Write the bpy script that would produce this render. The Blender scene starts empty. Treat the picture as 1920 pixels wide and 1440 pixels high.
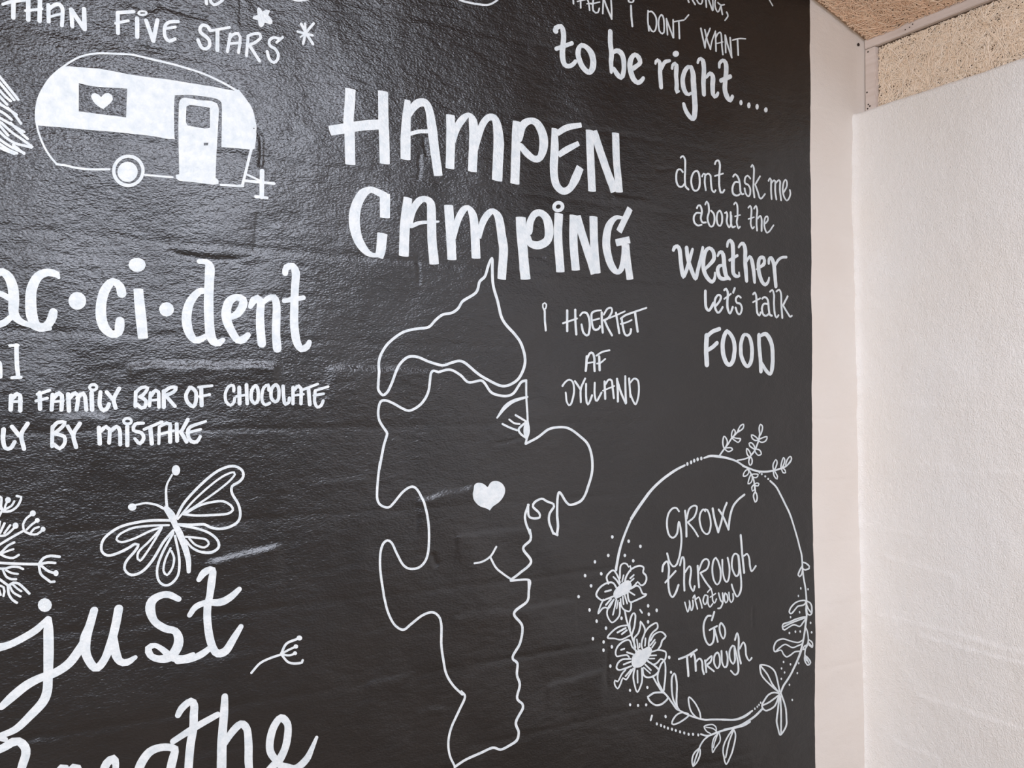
import bpy, bmesh, math, random
import numpy as np
from mathutils import Vector, geometry
random.seed(7); rng = np.random.default_rng(7)
SC = bpy.context.scene; COL = SC.collection
R = math.radians

# ---------------------------------------------------------------- camera, world, lights, exposure
CZ = 1.45; D = 2.0
cam = bpy.data.cameras.new('camera'); cam.sensor_width = 36.0; cam.lens = 36.0*1680.0/1920.0; cam.clip_start = 0.02
co = bpy.data.objects.new('camera', cam); COL.objects.link(co)
co.location = (0, 0, CZ); co.rotation_euler = (R(90.85), 0, R(-30.0)); SC.camera = co
SC.view_settings.view_transform = 'Standard'; SC.view_settings.look = 'None'
SC.view_settings.exposure = 0.0; SC.view_settings.gamma = 1.0; SC.view_settings.use_curve_mapping = False
w = bpy.data.worlds.new('sky'); SC.world = w; w.use_nodes = True
bg = w.node_tree.nodes['Background']; bg.inputs[0].default_value = (0.80, 0.88, 1.0, 1); bg.inputs[1].default_value = 1.0
def area(name, loc, rot, sx, sy, power, col):
    l = bpy.data.lights.new(name, 'AREA'); l.shape = 'RECTANGLE'; l.size = sx; l.size_y = sy; l.energy = power; l.color = col
    o = bpy.data.objects.new(name, l); COL.objects.link(o); o.location = loc; o.rotation_euler = rot; return o
area('daylight_gable_window', (-0.10, -3.02, 2.93), (R(90), 0, 0), 3.2, 0.95, 125, (0.80, 0.86, 1.0))
area('daylight_roof_window', (1.05, -1.10, 3.125), (0, math.atan(0.345), 0), 1.45, 2.1, 150, (0.82, 0.87, 1.0))
area('daylight_side_window', (-3.02, -0.4, 1.55), (R(90), 0, R(-90)), 2.6, 1.3, 112, (1.0, 0.95, 0.90))

# ---------------------------------------------------------------- helpers
def tag(o, label=None, cat=None, group=None, kind=None):
    if label: o['label'] = label
    if cat: o['category'] = cat
    if group: o['group'] = group
    if kind: o['kind'] = kind
    return o
def link(name, me, mat=None, parent=None, kind=None):
    o = bpy.data.objects.new(name, me); COL.objects.link(o)
    if mat: me.materials.append(mat)
    if parent: o.parent = parent; o.matrix_parent_inverse = parent.matrix_world.inverted()
    if kind: o['kind'] = kind
    return o
def mesh(name, v, f, smooth=True):
    me = bpy.data.meshes.new(name); me.from_pydata([tuple(map(float, p)) for p in v], [], f); me.update()
    if smooth: me.shade_smooth()
    return me
def box(name, x0, x1, y0, y1, z0, z1, mat, parent=None, kind=None, bev=0.0):
    bm = bmesh.new(); bmesh.ops.create_cube(bm, size=1.0)
    for p in bm.verts: p.co = Vector(((x0+x1)/2+p.co.x*(x1-x0), (y0+y1)/2+p.co.y*(y1-y0), (z0+z1)/2+p.co.z*(z1-z0)))
    if bev: bmesh.ops.bevel(bm, geom=bm.edges[:], offset=bev, segments=2, affect='EDGES')
    me = bpy.data.meshes.new(name); bm.to_mesh(me); bm.free()
    return link(name, me, mat, parent, kind)
def N(nt, t, **kw):
    n = nt.nodes.new(t)
    for k, v in kw.items():
        if k in n.inputs: n.inputs[k].default_value = v
        else: setattr(n, k, v)
    return n
def newmat(name):
    m = bpy.data.materials.new(name); m.use_nodes = True; nt = m.node_tree
    return m, nt, nt.nodes['Principled BSDF']
def noise(nt, vec, scale, detail=3, rough=0.5):
    n = N(nt, 'ShaderNodeTexNoise'); n.inputs['Scale'].default_value = scale; n.inputs['Detail'].default_value = detail
    n.inputs['Roughness'].default_value = rough; nt.links.new(vec, n.inputs['Vector']); return n.outputs['Fac']
def ramp(nt, fac, stops):
    r = N(nt, 'ShaderNodeValToRGB'); nt.links.new(fac, r.inputs[0]); e = r.color_ramp.elements
    while len(e) < len(stops): e.new(0.5)
    for q, (p, c) in zip(e, stops): q.position = p; q.color = (*c, 1) if len(c) == 3 else c
    return r.outputs[0]
def math_(nt, op, a, b, c=None):
    n = N(nt, 'ShaderNodeMath', operation=op)
    for i, q in enumerate((a, b, c)):
        if q is None: continue
        if isinstance(q, (int, float)): n.inputs[i].default_value = q
        else: nt.links.new(q, n.inputs[i])
    return n.outputs[0]
def bump(nt, h, dist, strength=1.0, nrm=None):
    b = N(nt, 'ShaderNodeBump'); b.inputs['Distance'].default_value = dist; b.inputs['Strength'].default_value = strength
    nt.links.new(h, b.inputs['Height'])
    if nrm: nt.links.new(nrm, b.inputs['Normal'])
    return b.outputs[0]

# ---------------------------------------------------------------- wall relief (painted-over blockwork)
def vnoise(x, z, s, seed):
    """smooth value noise, s = feature size in metres"""
    g = np.random.default_rng(seed).random((256, 256)); u, v = x/s+37.3, z/s+51.7
    iu, iv = np.floor(u).astype(int), np.floor(v).astype(int); fu, fv = u-iu, v-iv
    fu = fu*fu*(3-2*fu); fv = fv*fv*(3-2*fv); a, b = iu % 256, (iu+1) % 256; c, d = iv % 256, (iv+1) % 256
    return (g[a, c]*(1-fu)+g[b, c]*fu)*(1-fv)+(g[a, d]*(1-fu)+g[b, d]*fu)*fv-0.5
def sstep(t): t = np.clip(t, 0, 1); return t*t*(3-2*t)
def ledge(x, z, x0, z0, x1, z1, A, fall=0.07, edge=0.006, fade=0.05, wob=0.003):
    """the course below the line stands A proud of the one above"""
    t = (x-x0)/(x1-x0); zl = z0+(z1-z0)*t + wob*2*vnoise(x, z*0+x0*7, 0.03, 5)
    d = zl-z; L = abs(x1-x0)
    al = sstep((x-min(x0, x1))/fade+0.5)*sstep((max(x0, x1)-x)/fade+0.5)
    return A*al*sstep(d/edge+0.5)*np.exp(-np.maximum(d, 0)/fall)
def groove(x, z, pts, A, wd=0.004):
    h = np.zeros_like(x)
    for (x0, z0), (x1, z1) in zip(pts[:-1], pts[1:]):
        dx, dz = x1-x0, z1-z0; l2 = dx*dx+dz*dz
        t = np.clip(((x-x0)*dx+(z-z0)*dz)/l2, 0, 1); jit = 0.004*vnoise(x, z, 0.02, 9)
        d2 = (x-x0-t*dx+jit)**2+(z-z0-t*dz+jit)**2; h = np.minimum(h, -A*np.exp(-d2/(wd*wd)))
    return h
LEDGES = [(0.2413, 1.5183, 0.5454, 1.5191, 0.005625, 0.05, 0.017, 0.02), (0.6688, 1.5176, 0.9311, 1.5153, 0.0035, 0.05, 0.017, 0.03), (0.8931, 1.2014, 1.0494, 1.2246, 0.004375, 0.05, 0.017, 0.03), (0.4022, 1.0943, 0.5554, 1.1194, 0.005, 0.05, 0.017, 0.04), (0.9942, 1.1058, 1.2189, 1.112, 0.00225, 0.06, 0.017, 0.01), (0.9871, 0.9075, 1.1547, 0.9021, 0.0014999999999999998, 0.05, 0.017, 0.03), (1.1547, 0.9048, 1.3544, 0.9055, 0.00225, 0.05, 0.017, 0.01), (1.2597, 0.6917, 1.4434, 0.7071, 0.0027500000000000003, 0.06, 0.017, 0.02), (0.7642, 0.7824, 0.8756, 0.7841, 0.002, 0.05, 0.017, 0.03), (0.887, 0.6887, 0.9611, 0.6901, 0.00175, 0.04, 0.017, 0.02), (0.379, 0.8841, 0.4973, 0.8877, 0.0014999999999999998, 0.04, 0.017, 0.04), (0.1014, 1.4107, 0.2035, 1.4117, 0.0025, 0.03, 0.017, 0.03), (0.6095, 1.2562, 0.763, 1.2615, 0.00125, 0.05, 0.017, 0.05), (1.4785, 2.0091, 1.5999, 2.0107, 0.0014999999999999998, 0.05, 0.017, 0.02), (1.6652, 1.2319, 1.9543, 1.226, 0.00125, 0.05, 0.017, 0.01), (0.3204, 1.7603, 0.5054, 1.7494, -0.0014999999999999998, 0.05, 0.017, 0.03), (0.2446, 2.1814, 0.3235, 2.1742, -0.001875, 0.04, 0.017, 0.02), (0.0684, 0.7758, 0.0981, 0.7806, 0.0025, 0.02, 0.017, 0.02), (0.3582, 0.6868, 0.5274, 0.6823, 0.00125, 0.03, 0.017, 0.05), (0.5286, 1.8371, 0.6704, 1.8261, 0.0014999999999999998, 0.08, 0.017, 0.04), (0.0069, 1.7346, 0.237, 1.7203, 0.00125, 0.1, 0.017, 0.08)]
GROOVES = [([(0.2338, 2.2684), (0.2649, 2.2618), (0.2806, 2.2629), (0.2942, 2.2772), (0.3177, 2.2733), (0.3447, 2.2711), (0.3942, 2.2679)], 0.003, 0.003), ([(0.2497, 2.1813), (0.2758, 2.1808), (0.3096, 2.1772)], 0.003, 0.0025), ([(0.4644, 2.3265), (0.4658, 2.2795), (0.4684, 2.209)], 0.0015, 0.003), ([(0.4983, 2.0408), (0.5101, 2.0283), (0.5125, 2.0084), (0.508, 1.966)], 0.004, 0.004), ([(0.5037, 1.8585), (0.497, 1.7748)], 0.0015, 0.003), ([(0.9059, 2.0806), (0.9159, 2.0453)], 0.0025, 0.003), ([(0.896, 2.0426), (0.8932, 1.9899)], 0.002, 0.004), ([(0.8893, 1.794), (0.8937, 1.7292)], 0.0015, 0.004), ([(0.8225, 1.7759), (0.8571, 1.7527)], 0.001, 0.003), ([(0.3204, 1.7603), (0.3473, 1.7534), (0.3857, 1.7496), (0.4417, 1.7516), (0.4878, 1.7599)], 0.002, 0.003), ([(1.2029, 1.8188), (1.2488, 1.8182)], 0.002, 0.003), ([(1.3544, 0.904), (1.3577, 0.8282)], 0.0008, 0.003), ([(0.9957, 1.1043), (1.0002, 1.0326)], 0.0006, 0.003), ([(1.4597, 0.7714), (1.456, 0.7139), (1.4577, 0.6556)], 0.0018, 0.005), ([(2.0005, 0.8098), (2.0002, 0.7534)], 0.002, 0.004), ([(0.8889, 1.1978), (0.8904, 1.1202)], 0.0012, 0.003), ([(1.1076, 1.3316), (1.1547, 1.3387), (1.1786, 1.3436)], 0.002, 0.003), ([(1.629, 2.0994), (1.6918, 2.1074)], 0.002, 0.004), ([(1.8832, 2.1126), (1.9153, 2.1085)], 0.001, 0.003), ([(1.4603, 2.0159), (1.5999, 2.0138)], 0.001, 0.003), ([(0.9317, 1.065), (0.9404, 1.0408)], 0.003, 0.006), ([(0.5955, 1.7465), (0.614, 1.7479)], 0.0015, 0.004), ([(2.3407, 1.9694), (2.3428, 1.9175), (2.3452, 1.909)], -0.001, 0.003), ([(2.3119, 1.8028), (2.3114, 1.7252)], -0.0012, 0.003), ([(2.3354, 1.6053), (2.332, 1.493)], -0.0008, 0.004), ([(2.3355, 1.6139), (2.4634, 1.614)], -0.0008, 0.003), ([(2.3335, 1.0281), (2.389, 1.0328), (2.4847, 1.0295)], -0.001, 0.003), ([(2.331, 1.0197), (2.3295, 0.8227)], -0.0008, 0.003), ([(2.2752, 0.8235), (2.3245, 0.8232)], -0.001, 0.003)]
def relief(x, z):
    x = np.asarray(x, float); z = np.asarray(z, float)
    h = 0.0105*vnoise(x, z, 0.33, 1)+0.0042*vnoise(x, z, 0.11, 2)+0.0009*vnoise(x, z, 0.04, 3)+0.0005*vnoise(x*0.7, z*1.5, 0.016, 4)
    # block courses, softly filled
    q = (z+0.02)/0.20; r = q-np.floor(q); h = h-0.0010*np.exp(-((np.minimum(r, 1-r)*0.20)/0.008)**2)*(0.4+1.2*np.clip(vnoise(x, z, 0.25, 6)+0.3, 0, 1))
    for L in LEDGES: h = h+ledge(x, z, *L)
    for p, A, wd in GROOVES: h = h+groove(x, z, p, A, wd)
    return h*np.clip((2.52-x)/0.05+0.2, 0.2, 1)
def grid(us, vs, fn):
    U, V = np.meshgrid(us, vs, indexing='ij'); P = fn(U.ravel(), V.ravel()); n, m = len(us), len(vs)
    i = np.arange(n-1)[:, None]*m+np.arange(m-1)[None, :]; i = i.ravel()
    F = np.stack([i, i+m, i+m+1, i+1], 1)
    me = bpy.data.meshes.new('g'); me.vertices.add(len(P)); me.vertices.foreach_set('co', P.astype(np.float32).ravel())
    me.loops.add(F.size); me.loops.foreach_set('vertex_index', F.astype(np.int32).ravel())
    me.polygons.add(len(F)); me.polygons.foreach_set('loop_start', np.arange(0, F.size, 4, dtype=np.int32))
    me.polygons.foreach_set('loop_total', np.full(len(F), 4, dtype=np.int32)); me.update(calc_edges=True); me.shade_smooth()
    return me

# ---------------------------------------------------------------- materials
def wall_front_mat():
    m, nt, b = newmat('black_gloss_and_white_masonry_paint'); g = N(nt, 'ShaderNodeNewGeometry'); pos = g.outputs['Position']
    sx = N(nt, 'ShaderNodeSeparateXYZ'); nt.links.new(pos, sx.inputs[0])
    wob = noise(nt, pos, 12, 2)
    e = math_(nt, 'ADD', sx.outputs['X'], math_(nt, 'MULTIPLY', wob, 0.004))
    e = math_(nt, 'ADD', e, math_(nt, 'MULTIPLY', sx.outputs['Z'], 0.0015))
    isw = math_(nt, 'GREATER_THAN', e, 2.2685)
    blk = ramp(nt, noise(nt, pos, 6, 4), [(0.3, (0.004, 0.0036, 0.004)), (0.7, (0.008, 0.0068, 0.0068))])
    wht = ramp(nt, noise(nt, pos, 3, 3), [(0.3, (0.70, 0.63, 0.565)), (0.7, (0.73, 0.675, 0.62))])
    mx = N(nt, 'ShaderNodeMix', data_type='RGBA'); nt.links.new(isw, mx.inputs[0]); nt.links.new(blk, mx.inputs[6]); nt.links.new(wht, mx.inputs[7])
    nt.links.new(mx.outputs[2], b.inputs['Base Color'])
    rr = N(nt, 'ShaderNodeMix', data_type='FLOAT'); nt.links.new(isw, rr.inputs[0])
    nt.links.new(math_(nt, 'MULTIPLY_ADD', noise(nt, pos, 9, 3), 0.14, 0.235), rr.inputs[2]); rr.inputs[3].default_value = 0.55
    nt.links.new(rr.outputs[0], b.inputs['Roughness']); b.inputs['Specular IOR Level'].default_value = 0.72
    # orange-peel roller texture, coarser and finer patches
    mp = N(nt, 'ShaderNodeMapping'); mp.inputs['Rotation'].default_value = (0, 0.35, 0); mp.inputs['Scale'].default_value = (0.75, 1, 1.35); nt.links.new(pos, mp.inputs[0])
    fine = noise(nt, mp.outputs[0], 215, 1.5, 0.5); mid = noise(nt, mp.outputs[0], 45, 2, 0.5); pat = noise(nt, pos, 2.2, 2)
    h = math_(nt, 'ADD', math_(nt, 'MULTIPLY', fine, 0.9), math_(nt, 'MULTIPLY', mid, 1.3))
    am = N(nt, 'ShaderNodeMapRange'); nt.links.new(sx.outputs['Z'], am.inputs[0])   # rougher roller texture high up, smoother below
    for i_, v_ in ((1, 0.9), (2, 2.2), (3, 0.40), (4, 0.85)): am.inputs[i_].default_value = v_
    am = math_(nt, 'MULTIPLY', am.outputs[0], math_(nt, 'MULTIPLY_ADD', pat, 1.2, 0.45)); k = N(nt, 'ShaderNodeMix', data_type='FLOAT'); nt.links.new(isw, k.inputs[0])
    nt.links.new(am, k.inputs[2]); k.inputs[3].default_value = 0.35
    nt.links.new(bump(nt, math_(nt, 'MULTIPLY', h, k.outputs[0]), 0.0017), b.inputs['Normal'])
    return m
def paint_mat(name, c0, c1, rough=0.5, bumpd=0.0012, scale=150):
    m, nt, b = newmat(name); g = N(nt, 'ShaderNodeNewGeometry'); pos = g.outputs['Position']
    nt.links.new(ramp(nt, noise(nt, pos, 45, 4, 0.65), [(0.3, c0), (0.62, c1)]), b.inputs['Base Color'])
    b.inputs['Roughness'].default_value = rough
    nt.links.new(bump(nt, noise(nt, pos, scale, 2), bumpd), b.inputs['Normal'])
    return m
def white_wall_mat():
    m, nt, b = newmat('white_masonry_paint'); g = N(nt, 'ShaderNodeNewGeometry'); pos = g.outputs['Position']
    nt.links.new(ramp(nt, noise(nt, pos, 2.5, 3), [(0.3, (0.85, 0.82, 0.785)), (0.7, (0.87, 0.86, 0.85))]), b.inputs['Base Color'])
    b.inputs['Roughness'].default_value = 0.6
    h = math_(nt, 'ADD', noise(nt, pos, 260, 3), math_(nt, 'MULTIPLY', noise(nt, pos, 60, 2), 0.7))
    nt.links.new(bump(nt, h, 0.0024), b.inputs['Normal'])
    return m
def simple(name, c, rough=0.6, spec=0.4):
    m, nt, b = newmat(name); b.inputs['Base Color'].default_value = (*c, 1); b.inputs['Roughness'].default_value = rough
    b.inputs['Specular IOR Level'].default_value = spec; return m
def timber_mat():
    m, nt, b = newmat('white_painted_timber'); g = N(nt, 'ShaderNodeNewGeometry')
    mp = N(nt, 'ShaderNodeMapping'); mp.inputs['Scale'].default_value = (60, 6, 60); nt.links.new(g.outputs['Position'], mp.inputs[0])
    f = noise(nt, mp.outputs[0], 1.0, 4)
    nt.links.new(ramp(nt, f, [(0.3, (0.62, 0.53, 0.48)), (0.7, (0.72, 0.64, 0.60))]), b.inputs['Base Color'])
    b.inputs['Roughness'].default_value = 0.5; nt.links.new(bump(nt, f, 0.0006), b.inputs['Normal']); return m
def wool_mat(name, c0, c1):
    m, nt, b = newmat(name); oi = N(nt, 'ShaderNodeNewGeometry')
    nt.links.new(ramp(nt, oi.outputs['Random Per Island'], [(0.0, c0), (1.0, c1)]), b.inputs['Base Color']); b.inputs['Roughness'].default_value = 0.75; return m
def board_mat():
    m, nt, b = newmat('wood_wool_board'); g = N(nt, 'ShaderNodeNewGeometry'); f = noise(nt, g.outputs['Position'], 160, 4, 0.7)
    nt.links.new(ramp(nt, f, [(0.35, (0.20, 0.12, 0.07)), (0.6, (0.50, 0.35, 0.24))]), b.inputs['Base Color'])
    b.inputs['Roughness'].default_value = 0.9; nt.links.new(bump(nt, f, 0.004), b.inputs['Normal']); return m
M_FRONT = wall_front_mat(); M_WHITE = white_wall_mat(); M_TIMBER = timber_mat(); M_BOARD = board_mat()
M_PAINT = paint_mat('white_marker_paint', (0.53, 0.585, 0.61), (0.67, 0.70, 0.705), 0.5, 0.0012)
M_WOOL = wool_mat('pale_wood_wool', (0.88, 0.70, 0.53), (0.98, 0.86, 0.73)); M_WOOL_WARM_LIT = wool_mat('wood_wool_warm_lit', (0.92, 0.62, 0.43), (1.0, 0.80, 0.62)); M_BACK = simple('grey_plaster', (0.22, 0.21, 0.20), 0.7); M_DARK = simple('dark_hole', (0.03, 0.02, 0.015), 0.8)  # ceiling strands: same wool as the panel, its warmer light put into the colour
M_FLOOR = simple('pale_wood_floor', (0.24, 0.18, 0.125), 0.6)

# ---------------------------------------------------------------- structure
CS = 0.345
def ceil_z(x): return 2.649+CS*(2.515-x)
xs = np.unique(np.concatenate([np.linspace(-3.0, -0.3, 28), np.arange(-0.3, 2.58, 0.0045), [2.60]]))
zs = np.unique(np.concatenate([np.linspace(0.0, 0.15, 5), np.arange(0.15, 2.86, 0.0045), np.linspace(2.86, 3.75, 14)]))
wf = link('wall_front', grid(xs, zs, lambda x, z: np.stack([x, D-relief(x, z), z], 1)), M_FRONT, kind='structure')
# right-hand white wall, leaning very slightly, with a rounded plaster lip at its top
RL = [(1.9444, 0.7483, 1.5418, 0.7454, 0.0018900000000000002, 0.05, 0.009, 0.03), (1.7945, 0.7135, 1.4502, 0.7039, 0.0027, 0.05, 0.009, 0.03), (1.6399, 0.741, 1.4499, 0.7363, 0.0021600000000000005, 0.05, 0.009, 0.02), (1.8109, 0.5244, 1.4517, 0.5227, 0.0021600000000000005, 0.05, 0.009, 0.03), (1.8931, 0.3484, 1.7297, 0.3527, 0.00162, 0.05, 0.009, 0.02), (1.9147, 0.9394, 1.6555, 0.9158, 0.00162, 0.05, 0.009, 0.03), (1.8941, 1.0244, 1.7299, 1.0308, 0.0012150000000000002, 0.05, 0.009, 0.02), (1.9025, 1.2423, 1.6615, 1.2494, 0.00162, 0.05, 0.009, 0.01), (1.9011, 1.4361, 1.4441, 1.4188, 0.0012150000000000002, 0.05, 0.009, 0.04), (1.7081, 1.5405, 1.5918, 1.5371, 0.0010800000000000002, 0.05, 0.009, 0.01), (1.7861, 1.8318, 1.5683, 1.8245, 0.0010800000000000002, 0.05, 0.009, 0.03), (1.933, 1.2162, 1.4606, 1.2417, 0.00081, 0.05, 0.009, 0.05), (1.5537, 1.2395, 1.4456, 1.2442, 0.0010800000000000002, 0.05, 0.009, 0.01)]
def rrelief(y, z):
    h = 0.006*vnoise(y, z, 0.30, 21)+0.0022*vnoise(y, z, 0.09, 22)+0.0010*vnoise(y, z, 0.035, 23)
    for L in RL: h = h+ledge(y, z, *L)
    h = h+(0.008+0.006*vnoise(y*0, z, 0.02, 41))*np.exp(-np.maximum(2.0-y, 0)/0.010)
    return h
def rwall(s, y):
    # s = running length: up the face, then over the lip and back
    zt = 2.395+0.004*vnoise(y, y*0+3, 0.10, 31)+0.0015*vnoise(y, y*0+9, 0.03, 33); r = 0.014
    z = np.where(s < 1, s*(zt-r), 0.0); x = 2.467+(2.395-z)*0.0165-rrelief(y, z)
    a = np.clip(s-1, 0, 1)*math.pi/2; xb = 2.467-rrelief(y, zt-r)
    z = np.where(s >= 1, zt-r+r*np.sin(a), z); x = np.where(s >= 1, xb+r*(1-np.cos(a))+np.clip(s-2, 0, 1)*0.12, x)
    return np.stack([x, y, z], 1)
ss = np.concatenate([np.linspace(0, 1, 420), np.linspace(1, 2, 8)[1:], [2.3, 3.0]])
ys = np.unique(np.concatenate([np.linspace(-3.0, 1.1, 40), np.arange(1.1, 2.0, 0.005), [2.005, 2.012]]))
wr = link('wall_right', grid(ss, ys, rwall), M_WHITE, kind='structure')
# ceiling: sloped boards of wood wool up to the ridge, then down again
me = mesh('ceiling', [(2.60, -3, ceil_z(2.60)+.004), (2.60, 2.03, ceil_z(2.60)+.004), (-0.3, 2.03, ceil_z(-0.3)+.004), (-0.3, -3, ceil_z(-0.3)+.004), (-3.0, 2.03, 2.69), (-3.0, -3, 2.69)], [(0, 3, 2, 1), (3, 5, 4, 2)], False)
ceiling = link('ceiling', me, M_BOARD, kind='structure')
box('floor', -3, 2.6, -3, 2.05, -0.05, 0.0, M_FLOOR, kind='structure')
def wall_open(name, axis, at, lo, hi, top, o0, o1, oz0, oz1):
    root = None
    for i, (a, b, c, d) in enumerate(((lo, o0, 0, top), (o1, hi, 0, top), (o0, o1, 0, oz0), (o0, o1, oz1, top))):
        if b-a < 1e-3 or d-c < 1e-3: continue
        args = (a, b, at-0.06, at, c, d) if axis == 'y' else (at-0.06, at, a, b, c, d)
        o = box(name if root is None else 'masonry', *args, M_BACK if axis == 'y' else M_WHITE, root, 'structure' if root is None else None); root = root or o
wall_open('wall_back', 'y', -3.0, -3.0, 2.6, 3.7, -1.7, 1.5, 2.45, 3.4)
wall_open('wall_left', 'x', -3.0, -3.0, 2.05, 2.75, -1.7, 0.9, 0.9, 2.2)
for nm, ax, at, a0, a1, z0, z1 in (('window_1', 'y', -2.99, -1.7, 1.5, 2.45, 3.4), ('window_2', 'x', -2.99, -1.7, 0.9, 0.9, 2.2)):
    root = bpy.data.objects.new(nm, None); COL.objects.link(root); root['kind'] = 'structure'
    segs = [(a0, a0+.05, z0, z1), (a1-.05, a1, z0, z1), (a0+.05, a1-.05, z0, z0+.05), (a0+.05, a1-.05, z1-.05, z1), ((a0+a1)/2-.02, (a0+a1)/2+.02, z0+.05, z1-.05)]
    for a, b, c, d in segs:
        args = (a, b, at-.04, at+.02, c, d) if ax == 'y' else (at-.04, at+.02, a, b, c, d)
        box('window_frame', *args, M_TIMBER, root)

rw = bpy.data.objects.new('window_3', None); COL.objects.link(rw); rw['kind'] = 'structure'
rw.location = (1.05, -1.10, ceil_z(1.05)); rw.rotation_euler = (0, math.atan(CS), 0); bpy.context.view_layer.update()
for a, b, c, d in ((-.79, -.725, -1.11, 1.11), (.725, .79, -1.11, 1.11), (-.725, .725, -1.11, -1.05), (-.725, .725, 1.05, 1.11), (-.015, .015, -1.05, 1.05)):
    o = box('window_frame', a, b, c, d, -.05, .002, M_TIMBER); o.parent = rw

# ---------------------------------------------------------------- wood wool boards and battens
def strands(name, n, org, du, dv, nn, U, V, parent, thick=0.006, mat=None, keep=None):
    """n curled shavings over the rectangle U x V (metres) that starts at org"""
    vv, ff = [], []; org, du, dv, nn = map(np.array, (org, du, dv, nn))
    for _ in range(n):
        u, v = random.uniform(-0.01, U+0.01), random.uniform(-0.01, V+0.01); a = random.uniform(0, 2*math.pi)
        k = random.gauss(0, 11); st = 0.007; wd = random.uniform(0.0006, 0.0012); seg = random.randint(5, 13); lift = random.uniform(0.0, thick); dl = random.uniform(-.0006, .0006)
        base = len(vv); cnt = 0
        for i in range(seg+1):
            if not (0 <= u <= U and 0 <= v <= V) or (keep and not keep(u, v)): break
            pu, pv = -math.sin(a), math.cos(a)
            for s, hgt in ((-1, 0), (0, 0.0014), (1, 0)):
                vv.append(org+du*(u+pu*wd*s)+dv*(v+pv*wd*s)+nn*(lift+hgt)); 
            cnt += 1; u += math.cos(a)*st; v += math.sin(a)*st; a += k*st; lift = max(0, lift+dl)
        if cnt < 2: del vv[base:]; continue
        for i in range(cnt-1):
            p = base+3*i
            ff.append((p, p+3, p+4, p+1)); ff.append((p+1, p+4, p+5, p+2))
    me = mesh(name, vv, ff); o = link(name, me, mat or M_WOOL, parent, 'stuff'); return o
nv = Vector((-CS, 0, -1)).normalized(); sl = Vector((1, 0, -CS)).normalized()
strands('wood_wool', 9000, (1.95, 1.30, ceil_z(1.95)), tuple(sl), (0, 1, 0), tuple(nv), 0.57/math.cos(math.atan(CS)), 0.688, ceiling, 0.005, M_WOOL_WARM_LIT)
ap = bpy.data.objects.new('acoustic_panel', None); COL.objects.link(ap); ap.location = (2.535, 1.5, 2.41); bpy.context.view_layer.update()
tag(ap, 'pale wood-wool acoustic panel standing on top of the white wall', 'acoustic panel')
box('board', 2.5415, 2.565, 0.2, 1.960, 2.400, 2.64, simple('board_core', (0.13, 0.085, 0.055), 0.9), ap)
strands('wood_wool', 6500, (2.5405, 1.02, 2.402), (0, 1, 0), (0, 0, 1), (-1, 0, 0), 0.938, 0.212, ap, 0.006)
def hole(x, y, z, r, axis, parent, nm='nail_hole'):
    vs = [(math.cos(t)*r, math.sin(t)*r) for t in np.linspace(0, 2*math.pi, 9)[:-1]]
    v = [((x-.0006 if axis == 'x' else x+a), (y+a if axis == 'x' else y-.0006), z+b) for a, b in vs]+[((x+.002 if axis == 'x' else x+a*.8), (y+a*.8 if axis == 'x' else y+.002), z+b*.8) for a, b in vs]
    f = [tuple(range(8)) if axis == 'x' else tuple(range(8))]+[(i, (i+1) % 8, 8+(i+1) % 8, 8+i) for i in range(8)]
    return link(nm, mesh(nm, v, f, False), M_DARK, parent)
bt = box('timber_batten', 2.519, 2.540, 0.2, 1.998, 2.617, 2.650, M_TIMBER, bev=0.002)
tag(bt, 'white painted batten running along the ceiling edge above the panel', 'batten')
for y, z in ((1.842, 2.628), (1.826, 2.630), (1.815, 2.636)): hole(2.519, y, z, 0.0022, 'x', bt)
bv = box('timber_batten', 2.521, 2.543, 1.958, 1.998, 2.396, 2.6155, M_TIMBER, bev=0.002)
tag(bv, 'short upright white batten in the corner beside the acoustic panel', 'batten')
for y, z in ((1.985, 2.605), (1.990, 2.470), (1.985, 2.428), (1.988, 2.415), (1.979, 2.421)): hole(2.521, y, z, 0.003, 'x', bv)
hole(2.488, D-0.003-float(relief(2.488, 2.627)), 2.627, 0.0055, 'y', wf, 'plug_hole')

# ---------------------------------------------------------------- painted drawings and lettering
# each line: @ thing, # part, S/F stroke (round/flat ends) as x,z,width in 0.1 mm on the wall, P filled outline;holes
TH = 0.0007
def catmull(p, step):
    p = np.array(p, float); 
    if len(p) < 3: 
        n = max(2, int(np.linalg.norm(p[-1][:2]-p[0][:2])/step)+1); t = np.linspace(0, 1, n)[:, None]; return p[0]*(1-t)+p[-1]*t
    closed = np.linalg.norm(p[0][:2]-p[-1][:2]) < 0.003 and len(p) > 5
    q = np.vstack([p[-2] if closed else 2*p[0]-p[1], p, p[1] if closed else 2*p[-1]-p[-2]]); out = []
    for i in range(1, len(q)-2):
        a, b, c, d = q[i-1], q[i], q[i+1], q[i+2]; n = max(2, int(np.linalg.norm(c[:2]-b[:2])/step)+1)
        # centripetal-like tension against overshoot
        m1 = (c-a)*0.5; m2 = (d-b)*0.5; L = np.linalg.norm((c-b)[:2])
        for m in (m1, m2):
            k = np.linalg.norm(m[:2]); 
            if k > 1.1*L: m *= 1.1*L/k
        for t in np.linspace(0, 1, n)[:-1]:
            h = t*t*(3-2*t); out.append(b*(1-h)+c*h+m1*(t*(1-t)**2)-m2*(t*t*(1-t)))
    out.append(q[-2]); return np.array(out)
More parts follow.
